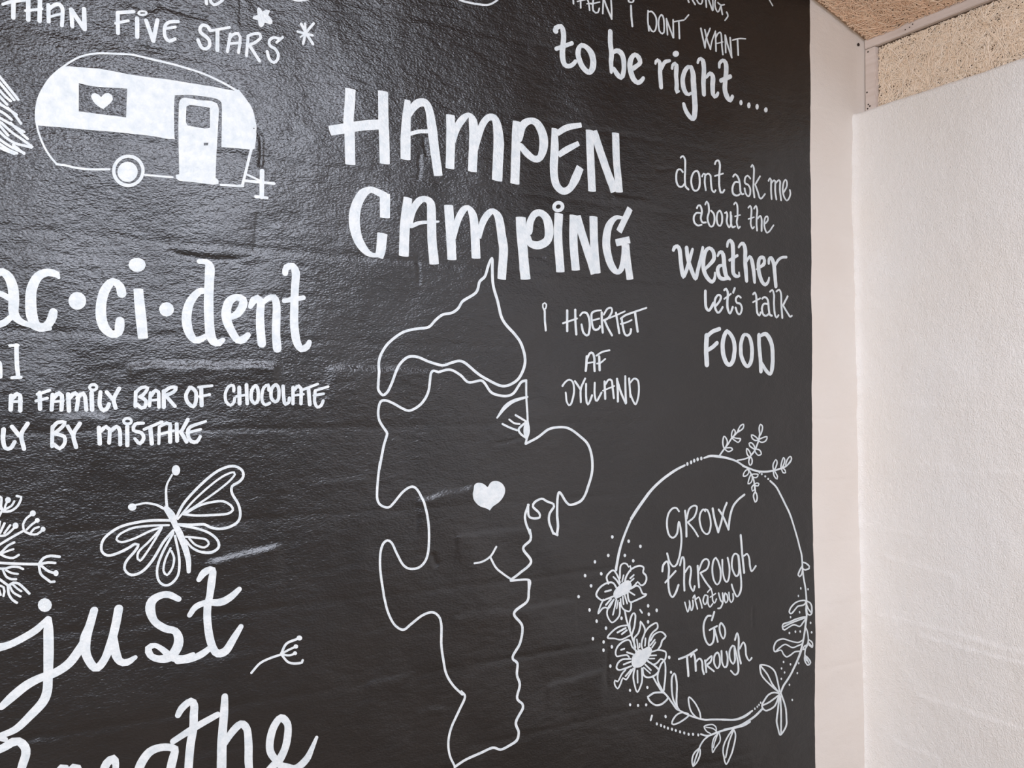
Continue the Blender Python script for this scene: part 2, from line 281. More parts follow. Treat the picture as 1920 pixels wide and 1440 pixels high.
def rounded(L):
    p = np.array(L); n = len(p); out = []
    def turn(i):
        a, b = p[i]-p[i-1], p[(i+1) % n]-p[i]; return abs(math.atan2(a[0]*b[1]-a[1]*b[0], a@b))
    cor = [turn(i) > 0.95 for i in range(n)]
    for i in range(n):
        b, c = p[i], p[(i+1) % n]; j = (i+1) % n; L_ = np.linalg.norm(c-b)
        m1 = (c-b) if cor[i] else (c-p[i-1])*0.5; m2 = (c-b) if cor[j] else (p[(i+2) % n]-b)*0.5
        for m in (m1, m2):
            k = np.linalg.norm(m)
            if k > 1.1*L_: m *= 1.1*L_/k
        q = max(1, min(6, int(L_/0.004)))
        for t in np.linspace(0, 1, q+1)[:-1]:
            h = t*t*(3-2*t); out.append(b*(1-h)+c*h+m1*(t*(1-t)**2)-m2*(t*t*(1-t)))
    return [tuple(v) for v in out]
class Acc:
    def __init__(s): s.v = []; s.f = []; s.n = 0
    def ribbon(s, pts, flat, z):
        w0 = max(p[2] for p in pts); c = catmull(pts, 0.0045 if w0 < .012 else 0.0055)
        xy, wd = c[:, :2], np.maximum(c[:, 2], 0.0008)
        t = np.gradient(xy, axis=0); t /= np.maximum(np.linalg.norm(t, axis=1), 1e-9)[:, None]; nn = np.stack([-t[:, 1], t[:, 0]], 1)
        # slight hand-drawn irregularity
        ph = random.random()*50; wd = wd*(1+0.05*vnoise(np.arange(len(wd))*0.35+ph, np.zeros(len(wd)), 1.0, 77))
        m = 2 if w0 < 0.006 else 4; us = np.linspace(-0.5, 0.5, m+1)
        rows = [xy+nn*(wd*u)[:, None] for u in us]; P = np.stack(rows, 1)
        b = s.n; K = m+1; s.v.append((P.reshape(-1, 2), z))
        for i in range(len(xy)-1):
            for j in range(m): s.f.append((b+i*K+j, b+i*K+j+1, b+(i+1)*K+j+1, b+(i+1)*K+j))
        s.n += len(xy)*K
        for end, sg in ((0, -1), (len(xy)-1, 1)):
            r = wd[end]/2; tt = t[end]*sg; n2 = nn[end]; k = 7 if not flat else 4; arc = []
            for a in np.linspace(-math.pi/2, math.pi/2, k+2)[1:-1]:
                e = math.cos(a)*(1.0 if not flat else 0.12); arc.append(xy[end]+tt*r*e+n2*r*math.sin(a)*(1 if not flat else 1.0))
            b2 = s.n; s.v.append((np.array(arc), z)); s.n += len(arc)
            lo, hi = b+end*K, b+end*K+m; cyc = [lo]+[b2+i for i in range(len(arc))]+[hi]+[b+end*K+j for j in range(m-1, 0, -1)]
            s.f.append(tuple(cyc if sg < 0 else cyc[::-1]))
    def poly(s, loops, z, smooth=False):
        pts, edges = [], []; loops = [rounded(L) for L in loops]
        for L in loops:
            L = [np.array(p) for p in L]; q = []
            for a, b in zip(L, L[1:]+L[:1]):
                n = max(1, int(np.linalg.norm(b-a)/0.012)); q += [a+(b-a)*i/n for i in range(n)]
            b0 = len(pts); pts += q; edges += [(b0+i, b0+(i+1) % len(q)) for i in range(len(q))]
        A = np.array(pts); x0, z0 = A.min(0); x1, z1 = A.max(0)
        def inside(x, y):
            c = False
            for L in loops:
                for (ax, ay), (bx, by) in zip(L, L[1:]+L[:1]):
                    if (ay > y) != (by > y) and x < (bx-ax)*(y-ay)/(by-ay)+ax: c = not c
            return c
        if x1-x0 > 0.02 and z1-z0 > 0.02:
            for x in np.arange(x0, x1, 0.012):
                for y in np.arange(z0, z1, 0.012):
                    if inside(x, y) and np.min(np.abs(A-[x, y]).sum(1)) > 0.004: pts.append(np.array([x, y]))
        v, e, f, _, _, _ = geometry.delaunay_2d_cdt([Vector((float(p[0]), float(p[1]))) for p in pts], edges, [], 0, 1e-6)
        b = s.n; s.v.append((np.array([[q.x, q.y] for q in v]), z)); s.n += len(v)
        for t in f:
            c = sum((v[i] for i in t), Vector((0, 0)))/len(t)
            if inside(c.x, c.y): s.f.append(tuple(b+i for i in t[::-1]) if False else tuple(b+i for i in t))
    def build(s, name, parent):
        X = np.vstack([v for v, z in s.v]); Z = np.concatenate([np.full(len(v), z) for v, z in s.v])
        Y = D-relief(X[:, 0], X[:, 1])-Z
        bm = bmesh.new(); vs = [bm.verts.new((float(a), float(y), float(c))) for (a, c), y in zip(X, Y)]
        for f in s.f:
            try: bm.faces.new([vs[i] for i in f])
            except ValueError: pass
        bm.normal_update()
        for f in bm.faces:
            if f.normal.y > 0: f.normal_flip()
            f.smooth = True
        be = [e for e in bm.edges if e.is_boundary]; r = bmesh.ops.extrude_edge_only(bm, edges=be)
        for v in r['geom']:
            if isinstance(v, bmesh.types.BMVert): v.co.y += TH+0.0016
        bmesh.ops.delete(bm, geom=[v for v in bm.verts if not v.link_faces], context='VERTS')
        me = bpy.data.meshes.new(name); bm.to_mesh(me); bm.free(); me.set_sharp_from_angle(angle=R(50))
        return link(name, me, M_PAINT, parent)
def num(s): return [tuple(float(a)*1e-4 for a in q.split(',')) for q in s.split()]
def centre(lines):
    a = []
    for l in lines:
        if l[0] in 'SFP':
            for r in l[1:].split(';'): a += [p[:2] for p in num(r)]
    a = np.array(a); return (a[:, 0].mean(), a[:, 1].min())
def build_drawings(txt):
    blocks = []
    for l in txt.strip().split('\n'):
        if l[0] == '@': blocks.append((l, []))
        else: blocks[-1][1].append(l)
    for head, lines in blocks:
        n, lab, cat = head[1:].split('|'); x, z = centre(lines)
        root = bpy.data.objects.new(n, None); COL.objects.link(root); root.location = (x, D-float(relief(x, z)), z); tag(root, lab, cat)
        bpy.context.view_layer.update()
        parts = []
        for l in lines:
            if l[0] == '#': parts.append((l[1:].split('|'), []))
            else: parts[-1][1].append(l)
        hd = None; lay = 0
        for (pn, pl, sub, kd), ls in parts:
            if not ls:
                hd = bpy.data.objects.new(pn, None); COL.objects.link(hd); hd.parent = root
                if pl: hd['label'] = pl
                continue
            A = Acc()
            for l in ls:
                lay = (lay+1) % 12; zz = TH+lay*0.00004
                if l[0] == 'P': A.poly([num(r) for r in l[1:].split(';')], zz)
                else: A.ribbon(num(l[1:]), l[0] == 'F', zz)
            o = A.build(pn, root)
            if sub == '1' and hd:
                o.parent = hd; o.matrix_parent_inverse = root.matrix_world.inverted()
            if pl: o['label'] = pl
            if kd: o['kind'] = kd
build_drawings("""@slogan_lettering|white hand-lettered line reading THAN FIVE STARS above the painted caravan|lettering
#letter||0|
S79,22173,50 214,22252,67 458,22342,68
S263,22288,79 262,21946,79
#letter||0|
S517,22369,80 520,21953,80
S722,22415,81 717,21972,81
S475,22127,56 754,22223,57
#letter||0|
S871,22325,74 878,21988,74
S895,22259,68 974,22343,71 1066,22377,84 1121,22300,75 1122,22120,71 1112,21956,70
S897,22090,49 1023,22156,50 1134,22204,50
#letter||0|
S1278,22319,76 1300,21978,76
S1278,22319,85 1392,22151,85 1524,21961,86
S1513,22376,85 1524,21961,85
#letter||0|
S2139,22426,76 2147,22006,76
S2139,22429,73 2442,22517,73
S2103,22204,58 2340,22306,58
#letter||0|
P2715,22544 2710,22523 2696,22501 2674,22482 2646,22467 2615,22457 2584,22454 2556,22457 2533,22467 2519,22482 2514,22501 2519,22522 2533,22543 2555,22563 2583,22578 2614,22588 2645,22591 2673,22588 2696,22578 2710,22563;2670,22534 2667,22529 2659,22522 2647,22516 2632,22510 2614,22506 2597,22503 2582,22502 2570,22503 2562,22506 2559,22510 2562,22516 2570,22523 2582,22529 2597,22535 2614,22539 2631,22542 2647,22543 2659,22542 2667,22539
S2511,22388,83 2514,21997,83
#letter||0|
S2685,22378,83 2827,21976,84
S2827,21976,82 2908,22435,82
#letter||0|
S3321,22497,72 3160,22450,69 3072,22375,65 3046,22246,69 3069,22100,75 3145,22039,75 3260,22110,68
S3045,22280,57 3268,22364,57
#letter||0|
S3981,22448,81 3925,22524,82 3841,22535,71 3773,22454,68 3787,22360,80 3879,22302,82 3963,22231,79 3973,22107,69 3890,22023,72 3801,22045,81 3732,22185,78
#letter||0|
S3999,22442,58 4394,22598,59
S4139,22481,84 4136,22042,84
#letter||0|
S4414,22459,65 4349,22054,65
S4386,22345,62 4471,22457,62 4576,22502,72 4625,22433,70 4616,22273,66 4588,22081,66
S4386,22238,60 4635,22307,60
#letter||0|
S4794,22477,64 4761,22045,64
S4789,22486,61 4915,22561,63 5052,22589,71 5076,22514,61 4955,22380,60 4819,22290,61
S4819,22294,71 5045,21980,72
#letter||0|
S5510,22571,69 5359,22571,64 5260,22471,62 5286,22362,73 5390,22326,74 5467,22221,70 5447,22086,62 5362,22004,67 5262,22071,72 5217,22223,70
S5426,22474,54 5570,22624,55
@painted_star|white painted five-pointed star above the word STARS|painted star
#filled_shape||0|
P5030,23196 5069,23181 5119,23116 5198,23173 5277,23182 5283,23157 5244,23059 5332,22967 5338,22894 5298,22856 5169,22873 5126,22778 5081,22748 5035,22775 5011,22893 4898,22901 4903,22950 5007,23012 4995,23144
@painted_asterisk|white painted six-armed asterisk beside the word STARS|painted star
#arm||0|
S5997,23016,67 6122,22817,68 6272,22618,68
#arm||0|
S6287,23093,56 6111,22835,57 6044,22577,59
#arm||0|
S5915,22826,59 6101,22817,59 6263,22813,59
#arm||0|
S6084,23044,52 6101,22813,52
#arm||0|
S5977,22716,39 6101,22817,39
@cropped_lettering|white letter bottoms cut off by the top edge above STARS|lettering
#letter||0|
S3888,23135,67 3904,23007,67
#letter||0|
S3977,23175,65 3996,23063,68 4053,23021,66 4146,23067,59 4240,23160,58
#letter||0|
S5769,23577,87 5851,23543,82 5995,23567,77 6140,23628,75
@cropped_curve|thin white curve cut off by the top edge above HAMPEN|lettering
#curve||0|
S9891,24570,58 10059,24480,55 10379,24470,52 10723,24499,50 10917,24562,48 11112,24708,48 11190,24812,50
@painted_caravan|white painted caravan with heart in its window and a single wheel|painted caravan
#outline||0|
S1043,19154,40 916,19306,40 804,19503,38 712,19765,37 668,20023,36 674,20254,35 719,20474,34 843,20752,35 968,20940,35 1157,21143,36 1381,21340,37 1576,21450,39 1773,21513,41 2107,21570,42 2447,21611,43 2794,21590,44 3147,21566,44
S2970,21585,44 3326,21552,45 3837,21482,46 4248,21362,47 4553,21239,48
S1037,19153,44 1170,19156,45 1379,19129,45 1624,19130,45 2004,19178,45
S2686,19144,43 3231,19163,43
S4231,19123,51 4697,19149,52
S4877,19989,60 4801,19663,60 4687,19167,60
#side_band||0|
P1167,21131 1399,21163 1841,21201 2450,21190 3185,21220 3585,21226 4061,21236 4515,21227 4595,21270 4723,21126 4887,20905 4964,20635 4994,20402 4949,20005 4867,19976 4578,19966 4236,19947 4239,20484 4232,20915 4152,20976 4029,20990 3586,20970 3261,20903 3250,20597 3266,20010 3277,19983 3138,19963 2891,19976 2539,19972 1949,19948 1619,19929 1134,19910 708,19888 659,20018 657,20251 707,20472 827,20758 958,20942;1425,20846 1695,20824 2328,20884 2311,20287 1778,20280 1429,20279
#window_heart||0|
P1650,20622 1676,20672 1721,20694 1795,20674 1837,20630 1898,20706 1978,20738 2042,20701 2059,20626 2012,20536 1880,20392 1772,20442 1689,20525
#door||0|
P3349,20728 3366,20816 3411,20871 3492,20894 3766,20892 4007,20917 4138,20886 4176,20766 4159,20355 4142,19965 4125,19575 4117,19264 4174,19223 4180,19136 4071,19108 3738,19112 3375,19106 3303,19145 3294,19220 3365,19244 3354,19664 3342,20232;3502,20711 3566,20754 3989,20765 3991,20330 3880,20298 3531,20309 3495,20370;3863,19987 3959,20001 3952,19944 3863,19931
#wheel||0|
P2678,19231 2663,19124 2618,19023 2549,18940 2462,18881 2366,18853 2270,18859 2183,18896 2115,18962 2071,19050 2055,19152 2069,19257 2112,19356 2180,19440 2266,19499 2362,19529 2458,19525 2546,19489 2616,19423 2662,19334;2612,19222 2601,19138 2565,19058 2511,18992 2442,18945 2365,18923 2289,18927 2220,18957 2166,19009 2131,19079 2118,19160 2130,19243 2164,19322 2218,19388 2286,19435 2362,19459 2439,19456 2508,19427 2564,19375 2600,19304
P2544,19191 2518,19082 2447,18996 2350,18956 2253,18973 2182,19041 2155,19142 2180,19250 2251,19336 2347,19377 2445,19362 2517,19294
#tow_bar||0|
S4753,19425,47 5046,19319,47
S4735,19271,63 5382,19284,64
#jack_stand||0|
S5114,19526,102 5106,18949,102
S4973,18944,67 5225,18942,67
@painted_fir_tree|white brushed fir tree branches at the edge beside the caravan|painted tree
#branches||0|stuff
S-16,20818,51 105,20666,52 242,20498,52 357,20351,52
S-16,20697,51 136,20515,52 289,20331,52
S1,20526,52 137,20375,52 228,20303,53
S-14,20419,52 168,20224,52
S63,20206,53 184,20139,53 329,20049,54
S-12,20281,52 78,20192,52
S-11,20107,53 140,20027,53 246,19940,53
S184,20157,52 291,20051,52 407,19886,51
S-10,19969,53 201,19863,53 354,19781,54 461,19727,54
S232,19867,52 354,19746,52 524,19596,53
S-9,19865,51 112,19710,51 188,19617,51
S81,19844,52 263,19680,53 417,19580,53 602,19449,53
S-8,19727,51 143,19575,52 310,19477,54 479,19449,54 587,19429,54
S-7,19554,53 235,19397,53 464,19306,54
S-6,19467,52 190,19338,53 342,19281,53
S-6,19380,53 145,19315,53 297,19266,53
S280,19438,52 465,19289,53
S-10,19900,53 81,19844,53
@campground_lettering|large bold white capitals reading HAMPEN CAMPING above the painted map|lettering
#letter||0|
F7167,21724,247 7153,21393,247 7121,20970,248 7148,20681,251 7168,19952,250
F7984,21808,260 7995,21148,260 8019,20597,261 8034,20087,260
F6679,20670,229 7083,20793,232 7476,20909,235 8013,21023,240
#letter||0|
F8621,21705,150 8599,21350,213 8569,20805,258 8571,20261,259
F8634,21291,120 8750,21526,184 8915,21688,201 9105,21715,212 9206,21534,217 9278,21128,250 9346,20588,250 9444,19974,239
S8705,20901,93 8916,20986,95 9190,21031,97
#letter||0|
F9778,21526,239 9784,20982,238 9763,20191,237
F9858,20859,110 9944,21206,179 10105,21466,181 10280,21605,126 10394,21477,240 10417,21075,245 10380,20191,243
F10420,20579,137 10496,20951,188 10661,21405,182 10840,21626,170 11009,21641,201 11094,21471,247 11139,21088,305 11121,20674,301 11087,20048,301
#letter||0|
F11667,21655,219 11654,21116,258 11613,20028,270
S11747,21222,196 11868,21589,208 12112,21743,167 12331,21683,241 12482,21423,276 12501,21119,263 12399,20823,188 12221,20752,175 12003,20851,205 11801,21021,175
#letter||0|
F12859,21657,183 12853,21145,244 12830,20548,246 12900,20177,236 13111,20012,192 13339,20110,190 13512,20383,255 13663,20715,234
F12943,21538,151 13255,21740,169 13702,21873,131
F12971,20959,152 13255,21153,171 13615,21360,132
#letter||0|
F13966,21767,247 13994,21061,247 14060,20117,248
F14098,21758,254 14424,20997,256 14800,20194,258
F14849,21820,237 14863,21179,239 14962,20193,240
#letter||0|
F8034,18787,246 8035,19358,259
F8063,19301,174 7882,19366,172 7680,19417,152 7481,19295,218 7323,18988,257 7274,18606,272 7351,18237,244 7506,17998,197 7684,17876,121 7908,17873,89
F7885,17828,213 7930,17991,237 7970,18398,256
#letter||0|
F8626,19326,223 8550,18688,257 8519,17910,257
F8662,18612,127 8755,19032,174 8919,19278,176 9085,19355,144 9240,19258,226 9265,18845,245 9277,18320,246 9336,17778,258
S8732,18658,110 8944,18752,91 9157,18790,76 9457,18837,50
#letter||0|
F9732,19267,249 9782,18586,249 9819,17924,249
F9860,18460,133 9983,18916,172 10132,19187,175 10270,19262,133 10396,19091,225 10447,18759,235 10490,18010,256
F10573,18523,115 10662,18893,177 10816,19146,179 10971,19246,144 11132,19098,232 11231,18605,257 11283,18266,259 11226,17530,247
#letter||0|
F11787,19168,301 11814,18726,301 11881,18153,284 11940,17577,302
S12029,18839,231 12084,19100,199 12220,19301,182 12412,19344,192 12592,19198,259 12655,18897,270 12591,18632,230 12329,18488,213 12084,18518,196 12002,18650,211
#letter||0|
P13135,19675 13153,19631 13153,19583 13133,19533 13097,19488 13047,19452 12990,19428 12929,19418 12872,19424 12823,19445 12788,19478 12770,19521 12771,19570 12790,19619 12826,19664 12875,19700 12932,19725 12993,19735 13050,19729 13099,19708;13035,19618 13042,19602 13040,19583 13031,19563 13015,19545 12993,19530 12969,19519 12943,19514 12920,19515 12900,19522 12887,19534 12880,19551 12882,19570 12891,19589 12907,19608 12929,19623 12953,19634 12978,19639 13002,19638 13022,19631
F12969,19389,266 12935,18781,268 13010,17838,269
#letter||0|
F13448,19391,267 13438,18634,268 13509,17921,270
F13554,19377,256 13698,18970,257 13887,18504,257 14136,17880,259
F14100,19421,264 14123,18693,265 14204,17892,266
#letter||0|
S15074,19489,78 14844,19466,130 14616,19202,234 14534,18729,269 14630,18295,250 14796,18037,209 14963,17975,137 15086,18132,190 15133,18408,170 15164,18783,171
F15331,19774,198 14972,19100,197
F14873,18778,199 15341,18903,201
F15195,18748,272 15271,18295,236 15363,17799,236
@thin_lettering|thin white capitals reading THEN i DONT WANT, cut by the top edge|lettering
#letter||0|
S13456,25268,51 13469,25140,51
#letter||0|
S13591,25222,36 13898,25352,37
S13695,25294,46 13700,25071,46
#letter||0|
S13898,25385,49 13953,25269,49 13990,25067,48
S13897,25220,31 14041,25270,31
#letter||0|
S14320,25360,37 14030,25246,37
S14108,25395,50 14092,25227,51 14107,25083,54 14181,25035,45 14264,25062,42 14309,25182,47
#letter||0|
S14444,25470,49 14427,25069,49
S14467,25466,55 14579,25241,55 14731,24986,55
S14705,25529,51 14727,25236,51 14726,24985,50
#letter||0|
P15513,25668 15507,25644 15491,25620 15466,25598 15433,25580 15398,25569 15362,25564 15331,25568 15305,25578 15289,25595 15283,25617 15289,25641 15305,25665 15331,25687 15363,25704 15398,25716 15434,25720 15466,25717 15491,25706 15508,25689;15461,25656 15458,25646 15449,25635 15435,25625 15418,25616 15398,25610 15378,25607 15361,25608 15347,25612 15338,25619 15335,25628 15338,25639 15347,25650 15361,25660 15379,25668 15398,25674 15418,25677 15435,25676 15449,25673 15458,25666
S15398,25495,62 15409,25196,63 15439,24929,63
#letter||0|
S15997,25484,50 15989,25225,51 16027,24918,52
S16004,25447,40 16134,25485,48 16267,25379,56 16303,25195,53 16266,24996,48 16193,24923,40 16121,24937,53 16032,25052,55
#letter||0|
S16486,25474,44 16396,25349,49 16376,25172,54 16412,24987,56 16509,24930,44 16571,24981,50 16584,25196,54 16560,25403,56 16494,25470,55
#letter||0|
S16675,25399,53 16701,24940,53
S16675,25389,57 16768,25196,57 16911,24900,57
S16925,25423,53 16923,24902,52
#letter||0|
S16942,25368,39 17344,25511,40
S17142,25430,57 17146,24923,57
#letter||0|
S17382,25543,42 17527,25704,42
#letter||0|
S17983,25389,57 18047,25125,57 18124,24842,57
S18124,24842,53 18164,25089,50 18335,25462,49
S18134,25381,57 18216,25099,58 18340,24845,58
S18340,24845,48 18413,25119,46 18554,25427,45
#letter||0|
S18553,25367,56 18562,24828,56
S18571,25251,47 18652,25377,43 18758,25429,53 18792,25295,58 18804,25016,57 18835,24781,58
S18597,25065,34 18850,25162,34
#letter||0|
S18945,25387,57 18951,24863,57
S18953,25378,64 19038,25102,64 19193,24758,64
S19147,25347,63 19185,24767,63
#letter||0|
S19242,25295,41 19501,25398,42 19782,25450,43
S19446,25366,63 19466,24886,63
@thin_lettering|thin white letter bottoms ending in a comma at the top edge|lettering
#letter||0|
S17499,26173,57 17537,26083,57
S17652,26207,56 17774,26067,56
#letter||0|
S17832,26237,57 17896,26143,54 17999,26122,40 18051,26217,50 18052,26297,55
#letter||0|
S18182,26326,56 18202,26081,56
S18274,26346,58 18443,26034,58
S18458,26388,51 18469,26050,51
#letter||0|
S18577,26414,49 18542,26246,51 18575,26113,54 18655,26030,41 18721,26105,44 18775,26237,46
S18669,26314,52 18775,26267,45 18923,26310,41
S18781,26259,54 18841,26000,54
#comma||0|
S19016,26098,55 19064,25997,49 18947,25841,42
@paint_tick|short thin white stroke high beside the wall edge|painted stroke
#stroke||0|
S20814,26873,46 20949,26732,46
@cursive_lettering|white cursive line reading to be right, followed by four dots|lettering
#letter||0|
S12903,24293,171 12914,24358,151 12988,24418,119 13084,24429,148 13137,24332,166 13158,24157,159 13136,23901,167 13125,23629,172 13189,23443,155 13307,23411,120 13437,23471,117 13534,23580,109
S12934,23816,111 13158,23923,111 13427,24057,112
#letter||0|
S13742,24075,103 13633,23926,151 13632,23726,168 13719,23524,170 13862,23387,160 13983,23363,147 14083,23500,182 14105,23725,199 14050,23897,194 13896,24032,150 13753,24058,128
#letter||0|
S14680,24613,152 14679,24297,160 14713,24025,160 14701,23745,148 14701,23494,100
S14747,24032,100 14885,24124,133 15046,24089,173 15126,23918,167 15137,23695,148 15090,23462,148 15021,23394,134 14906,23466,161 14792,23594,131
#letter||0|
S15464,23737,137 15629,23862,123 15700,23951,151 15653,24074,168 15523,24134,121 15406,24027,150 15347,23847,171 15370,23625,180 15463,23435,178 15604,23356,138 15722,23415,130 15806,23515,110
#letter||0|
S16251,24016,71 16263,24076,89 16336,24131,116 16421,24048,154 16420,23740,151 16443,23380,147
S16482,23924,93 16592,24118,116 16777,24201,85
#letter||0|
S16863,23995,84 16876,24075,94 16963,24159,106 17025,24102,158 17024,23850,154 17048,23543,155 17048,23358,158 17135,23383,67
P17109,24458 17093,24411 17051,24370 16994,24347 16936,24348 16895,24373 16880,24414 16895,24462 16937,24503 16994,24526 17052,24525 17094,24500
#letter||0|
S17567,24164,85 17466,24145,120 17338,23985,150 17275,23739,162 17312,23511,170 17412,23372,151 17513,23350,93 17590,23402,86
S17593,24149,148 17669,23966,191 17693,23676,206 17730,23347,205 17742,22995,200 17689,22712,182 17587,22656,147 17460,22754,154 17360,22894,145 17315,23033,119
#letter||0|
S17837,24342,83 17863,24416,93 17954,24492,104 18044,24430,166 18082,24180,171 18080,23843,175 18100,23469,151
S18185,23980,91 18316,24113,119 18434,24045,183 18446,23808,178 18458,23530,166 18524,23452,113 18630,23540,111 18657,23594,93
#letter||0|
S18687,24371,94 18687,24471,110 18821,24597,109 18941,24539,171 18967,24302,175 18939,23995,173 18937,23712,179 19030,23527,180 19151,23456,132 19233,23581,128
S18765,23984,134 19141,24172,135
#dot||0|
P19651,23468 19631,23404 19584,23371 19538,23389 19519,23446 19538,23510 19585,23543 19631,23525
#dot||0|
P19985,23441 19965,23371 19915,23335 19866,23355 19846,23418 19867,23488 19916,23524 19965,23505
#dot||0|
P20333,23457 20313,23389 20265,23355 20217,23374 20198,23435 20218,23502 20266,23537 20314,23518
#dot||0|
P20719,23422 20696,23360 20642,23327 20587,23342 20565,23397 20588,23460 20643,23493 20697,23477
@cursive_lettering|white handwriting reading dont ask me about the weather let's talk FOOD|lettering
#letter||0|
S17166,21444,52 17254,21504,55 17329,21407,68 17333,21135,66 17322,20842,67 17351,20631,67 17457,20556,62
S17240,21036,62 17152,21102,53 17039,21059,56 16997,20899,65 17013,20707,67 17100,20601,59 17213,20605,51 17314,20704,55
#letter||0|
S17786,21134,51 17670,21090,55 17580,20932,64 17567,20735,68 17643,20568,64 17758,20551,51 17861,20652,63 17887,20852,68 17862,21045,69 17786,21134,66
#letter||0|
S17978,21001,56 18030,21086,49 18095,21074,65 18081,20836,64 18119,20613,65
S18095,21035,50 18199,21107,48 18303,21061,65 18328,20826,65 18367,20632,65 18458,20583,49 18498,20647,57
#letter||0|
S18475,21430,63 18515,21515,55 18621,21549,63 18673,21426,70 18640,21102,70 18644,20803,71 18696,20610,69 18776,20609,54 18843,20697,60
S18474,21072,48 18792,21181,49
#letter||0|
S19194,21141,58 19276,21222,54 19398,21136,71 19465,20941,73 19491,20721,73 19559,20648,61 19628,20666,53
S19424,20997,53 19261,20977,56 19166,20805,69 19192,20626,70 19340,20583,54 19463,20637,53
#letter||0|
S19920,21179,61 19810,21247,51 19699,21173,61 19685,21008,67 19836,20965,61 19919,20852,69 19904,20687,63 19820,20616,52 19710,20706,67 19670,20833,69
#letter||0|
S19964,21543,57 20020,21611,56 20089,21508,70 20074,21178,68 20058,20909,69 20098,20627,70
S20369,21306,58 20143,21022,58
S20143,21022,69 20254,20809,69 20323,20652,67 20408,20620,52 20579,20784,56
#letter||0|
S20752,21219,61 20810,21309,50 20867,21254,72 20857,20961,71 20872,20672,71
S20881,21172,55 20997,21269,51 21054,21235,72 21047,20942,72 21086,20685,72
S21083,21196,56 21214,21306,51 21272,21261,73 21262,21008,72 21298,20678,73
#letter||0|
S21431,20944,57 21565,21128,61 21580,21277,68 21522,21354,48 21433,21259,62 21388,21023,67 21430,20818,67 21547,20695,51 21666,20781,57 21732,20937,66 21712,21040,69
#letter||0|
S17781,20044,61 17820,20117,53 17910,20126,64 17974,19976,69 17934,19755,68 17985,19642,59 18128,19656,52
S17909,19910,52 17755,19894,53 17665,19767,65 17677,19612,67 17805,19536,54 17959,19571,51
#letter||0|
S18104,20187,58 18156,20281,48 18221,20219,65 18246,20004,64 18193,19801,64 18219,19665,65 18297,19554,55 18401,19584,56 18468,19769,64 18429,19944,64 18325,20022,59
#letter||0|
S18667,20058,53 18574,19978,59 18547,19816,65 18586,19641,64 18692,19611,51 18759,19758,64 18746,19956,66 18667,20058,63
#letter||0|
S18866,20008,50 18933,20045,60 18960,19938,66 18945,19736,67 19038,19594,50 19120,19733,64 19121,19954,66
S19094,20052,67 19107,19792,67 19160,19616,61 19282,19648,49
#letter||0|
S19231,20308,55 19299,20376,53 19366,20282,68 19378,19980,67 19350,19775,68 19417,19600,62 19486,19657,54
S19270,19949,42 19487,20012,42
#letter||0|
S19832,20271,54 19916,20341,53 19971,20245,69 19956,20039,68 19941,19792,69 20010,19656,58 20093,19715,54
S19831,19924,43 20081,20011,43
#letter||0|
S20083,20277,57 20167,20368,56 20222,20230,70 20193,19960,69 20219,19624,70
S20235,19985,54 20362,20080,56 20418,19921,70 20416,19632,70
#letter||0|
S20587,19876,54 20688,19989,61 20674,20091,57 20574,20060,55 20531,19911,65 20558,19708,65 20643,19592,52 20757,19644,52 20945,19848,55
#letter||0|
S16882,18735,101 16920,18815,114 17032,18853,115 17106,18763,145 17155,18438,145 17204,18112,145 17253,17980,108 17342,18141,122 17444,18382,125 17533,18642,115 17598,18813,93
S17370,18833,137 17419,18536,142 17545,18233,145 17709,17972,129 17799,18213,132 17930,18634,113 17995,18895,101
#letter||0|
S18083,18272,94 18292,18445,114 18437,18615,141 18398,18830,138 18255,18907,103 18111,18806,130 18020,18543,151 18031,18268,155 18160,18041,140 18368,17916,111 18473,18042,100 18479,18191,69
#letter||0|
S18582,18705,76 18635,18799,92 18754,18819,130 18820,18684,160 18846,18406,165 18924,18132,150 19071,18042,82
S18819,18444,70 18660,18413,109 18580,18288,142 18658,18074,135 18791,18033,113 18977,18056,88
#letter||0|
S18969,19016,82 18996,19139,105 19090,19207,108 19184,19115,157 19210,18795,161 19195,18492,156 19220,18233,150 19328,18149,111 19464,18169,80 19451,18269,58
S19061,18613,91 19386,18779,91
#letter||0|
S19442,19036,74 19524,19134,93 19634,19154,131 19715,18998,160 19713,18632,159 19739,18330,154 19765,18047,132
S19769,18636,82 19908,18790,97 20004,18654,155 20072,18353,151 20112,18029,114
#letter||0|
S20198,18423,49 20382,18519,88 20538,18633,135 20524,18797,121 20355,18784,116 20283,18614,150 20310,18329,157 20435,18070,144 20576,17976,108 20705,18067,101 20749,18204,63
#letter||0|
S20737,18648,89 20752,18773,111 20853,18823,125 20952,18664,155 20994,18397,151 21049,17964,138
S21010,18606,87 21155,18784,94 21330,18881,85 21521,18906,84
#letter||0|
S18101,17623,100 18105,17368,101 18130,17153,99 18234,17059,76 18338,17163,89 18418,17286,92
#letter||0|
S18483,17190,67 18655,17358,71 18708,17500,79 18603,17544,61 18484,17408,75 18470,17189,79 18574,17016,67 18680,17061,66 18773,17185,71
#letter||0|
S18842,17697,66 18922,17742,72 18989,17616,85 18961,17374,85 18973,17155,85 19066,17009,64 19175,17205,79
S18841,17438,52 19110,17603,52
#apostrophe||0|
S19272,17783,71 19204,17649,71
#letter||0|
S19516,17515,63 19421,17560,57 19311,17474,72 19338,17354,68 19487,17322,68 19555,17184,77 19486,17019,64 19377,17034,69 19296,17191,74
#letter||0|
S20040,17646,62 20124,17702,67 20179,17562,79 20178,17276,79 20205,17073,78 20289,17005,58 20345,17100,72
S20025,17401,52 20348,17541,52
#letter||0|
S20432,17535,61 20546,17593,59 20673,17507,79 20700,17261,81 20742,17057,77 20842,17030,61
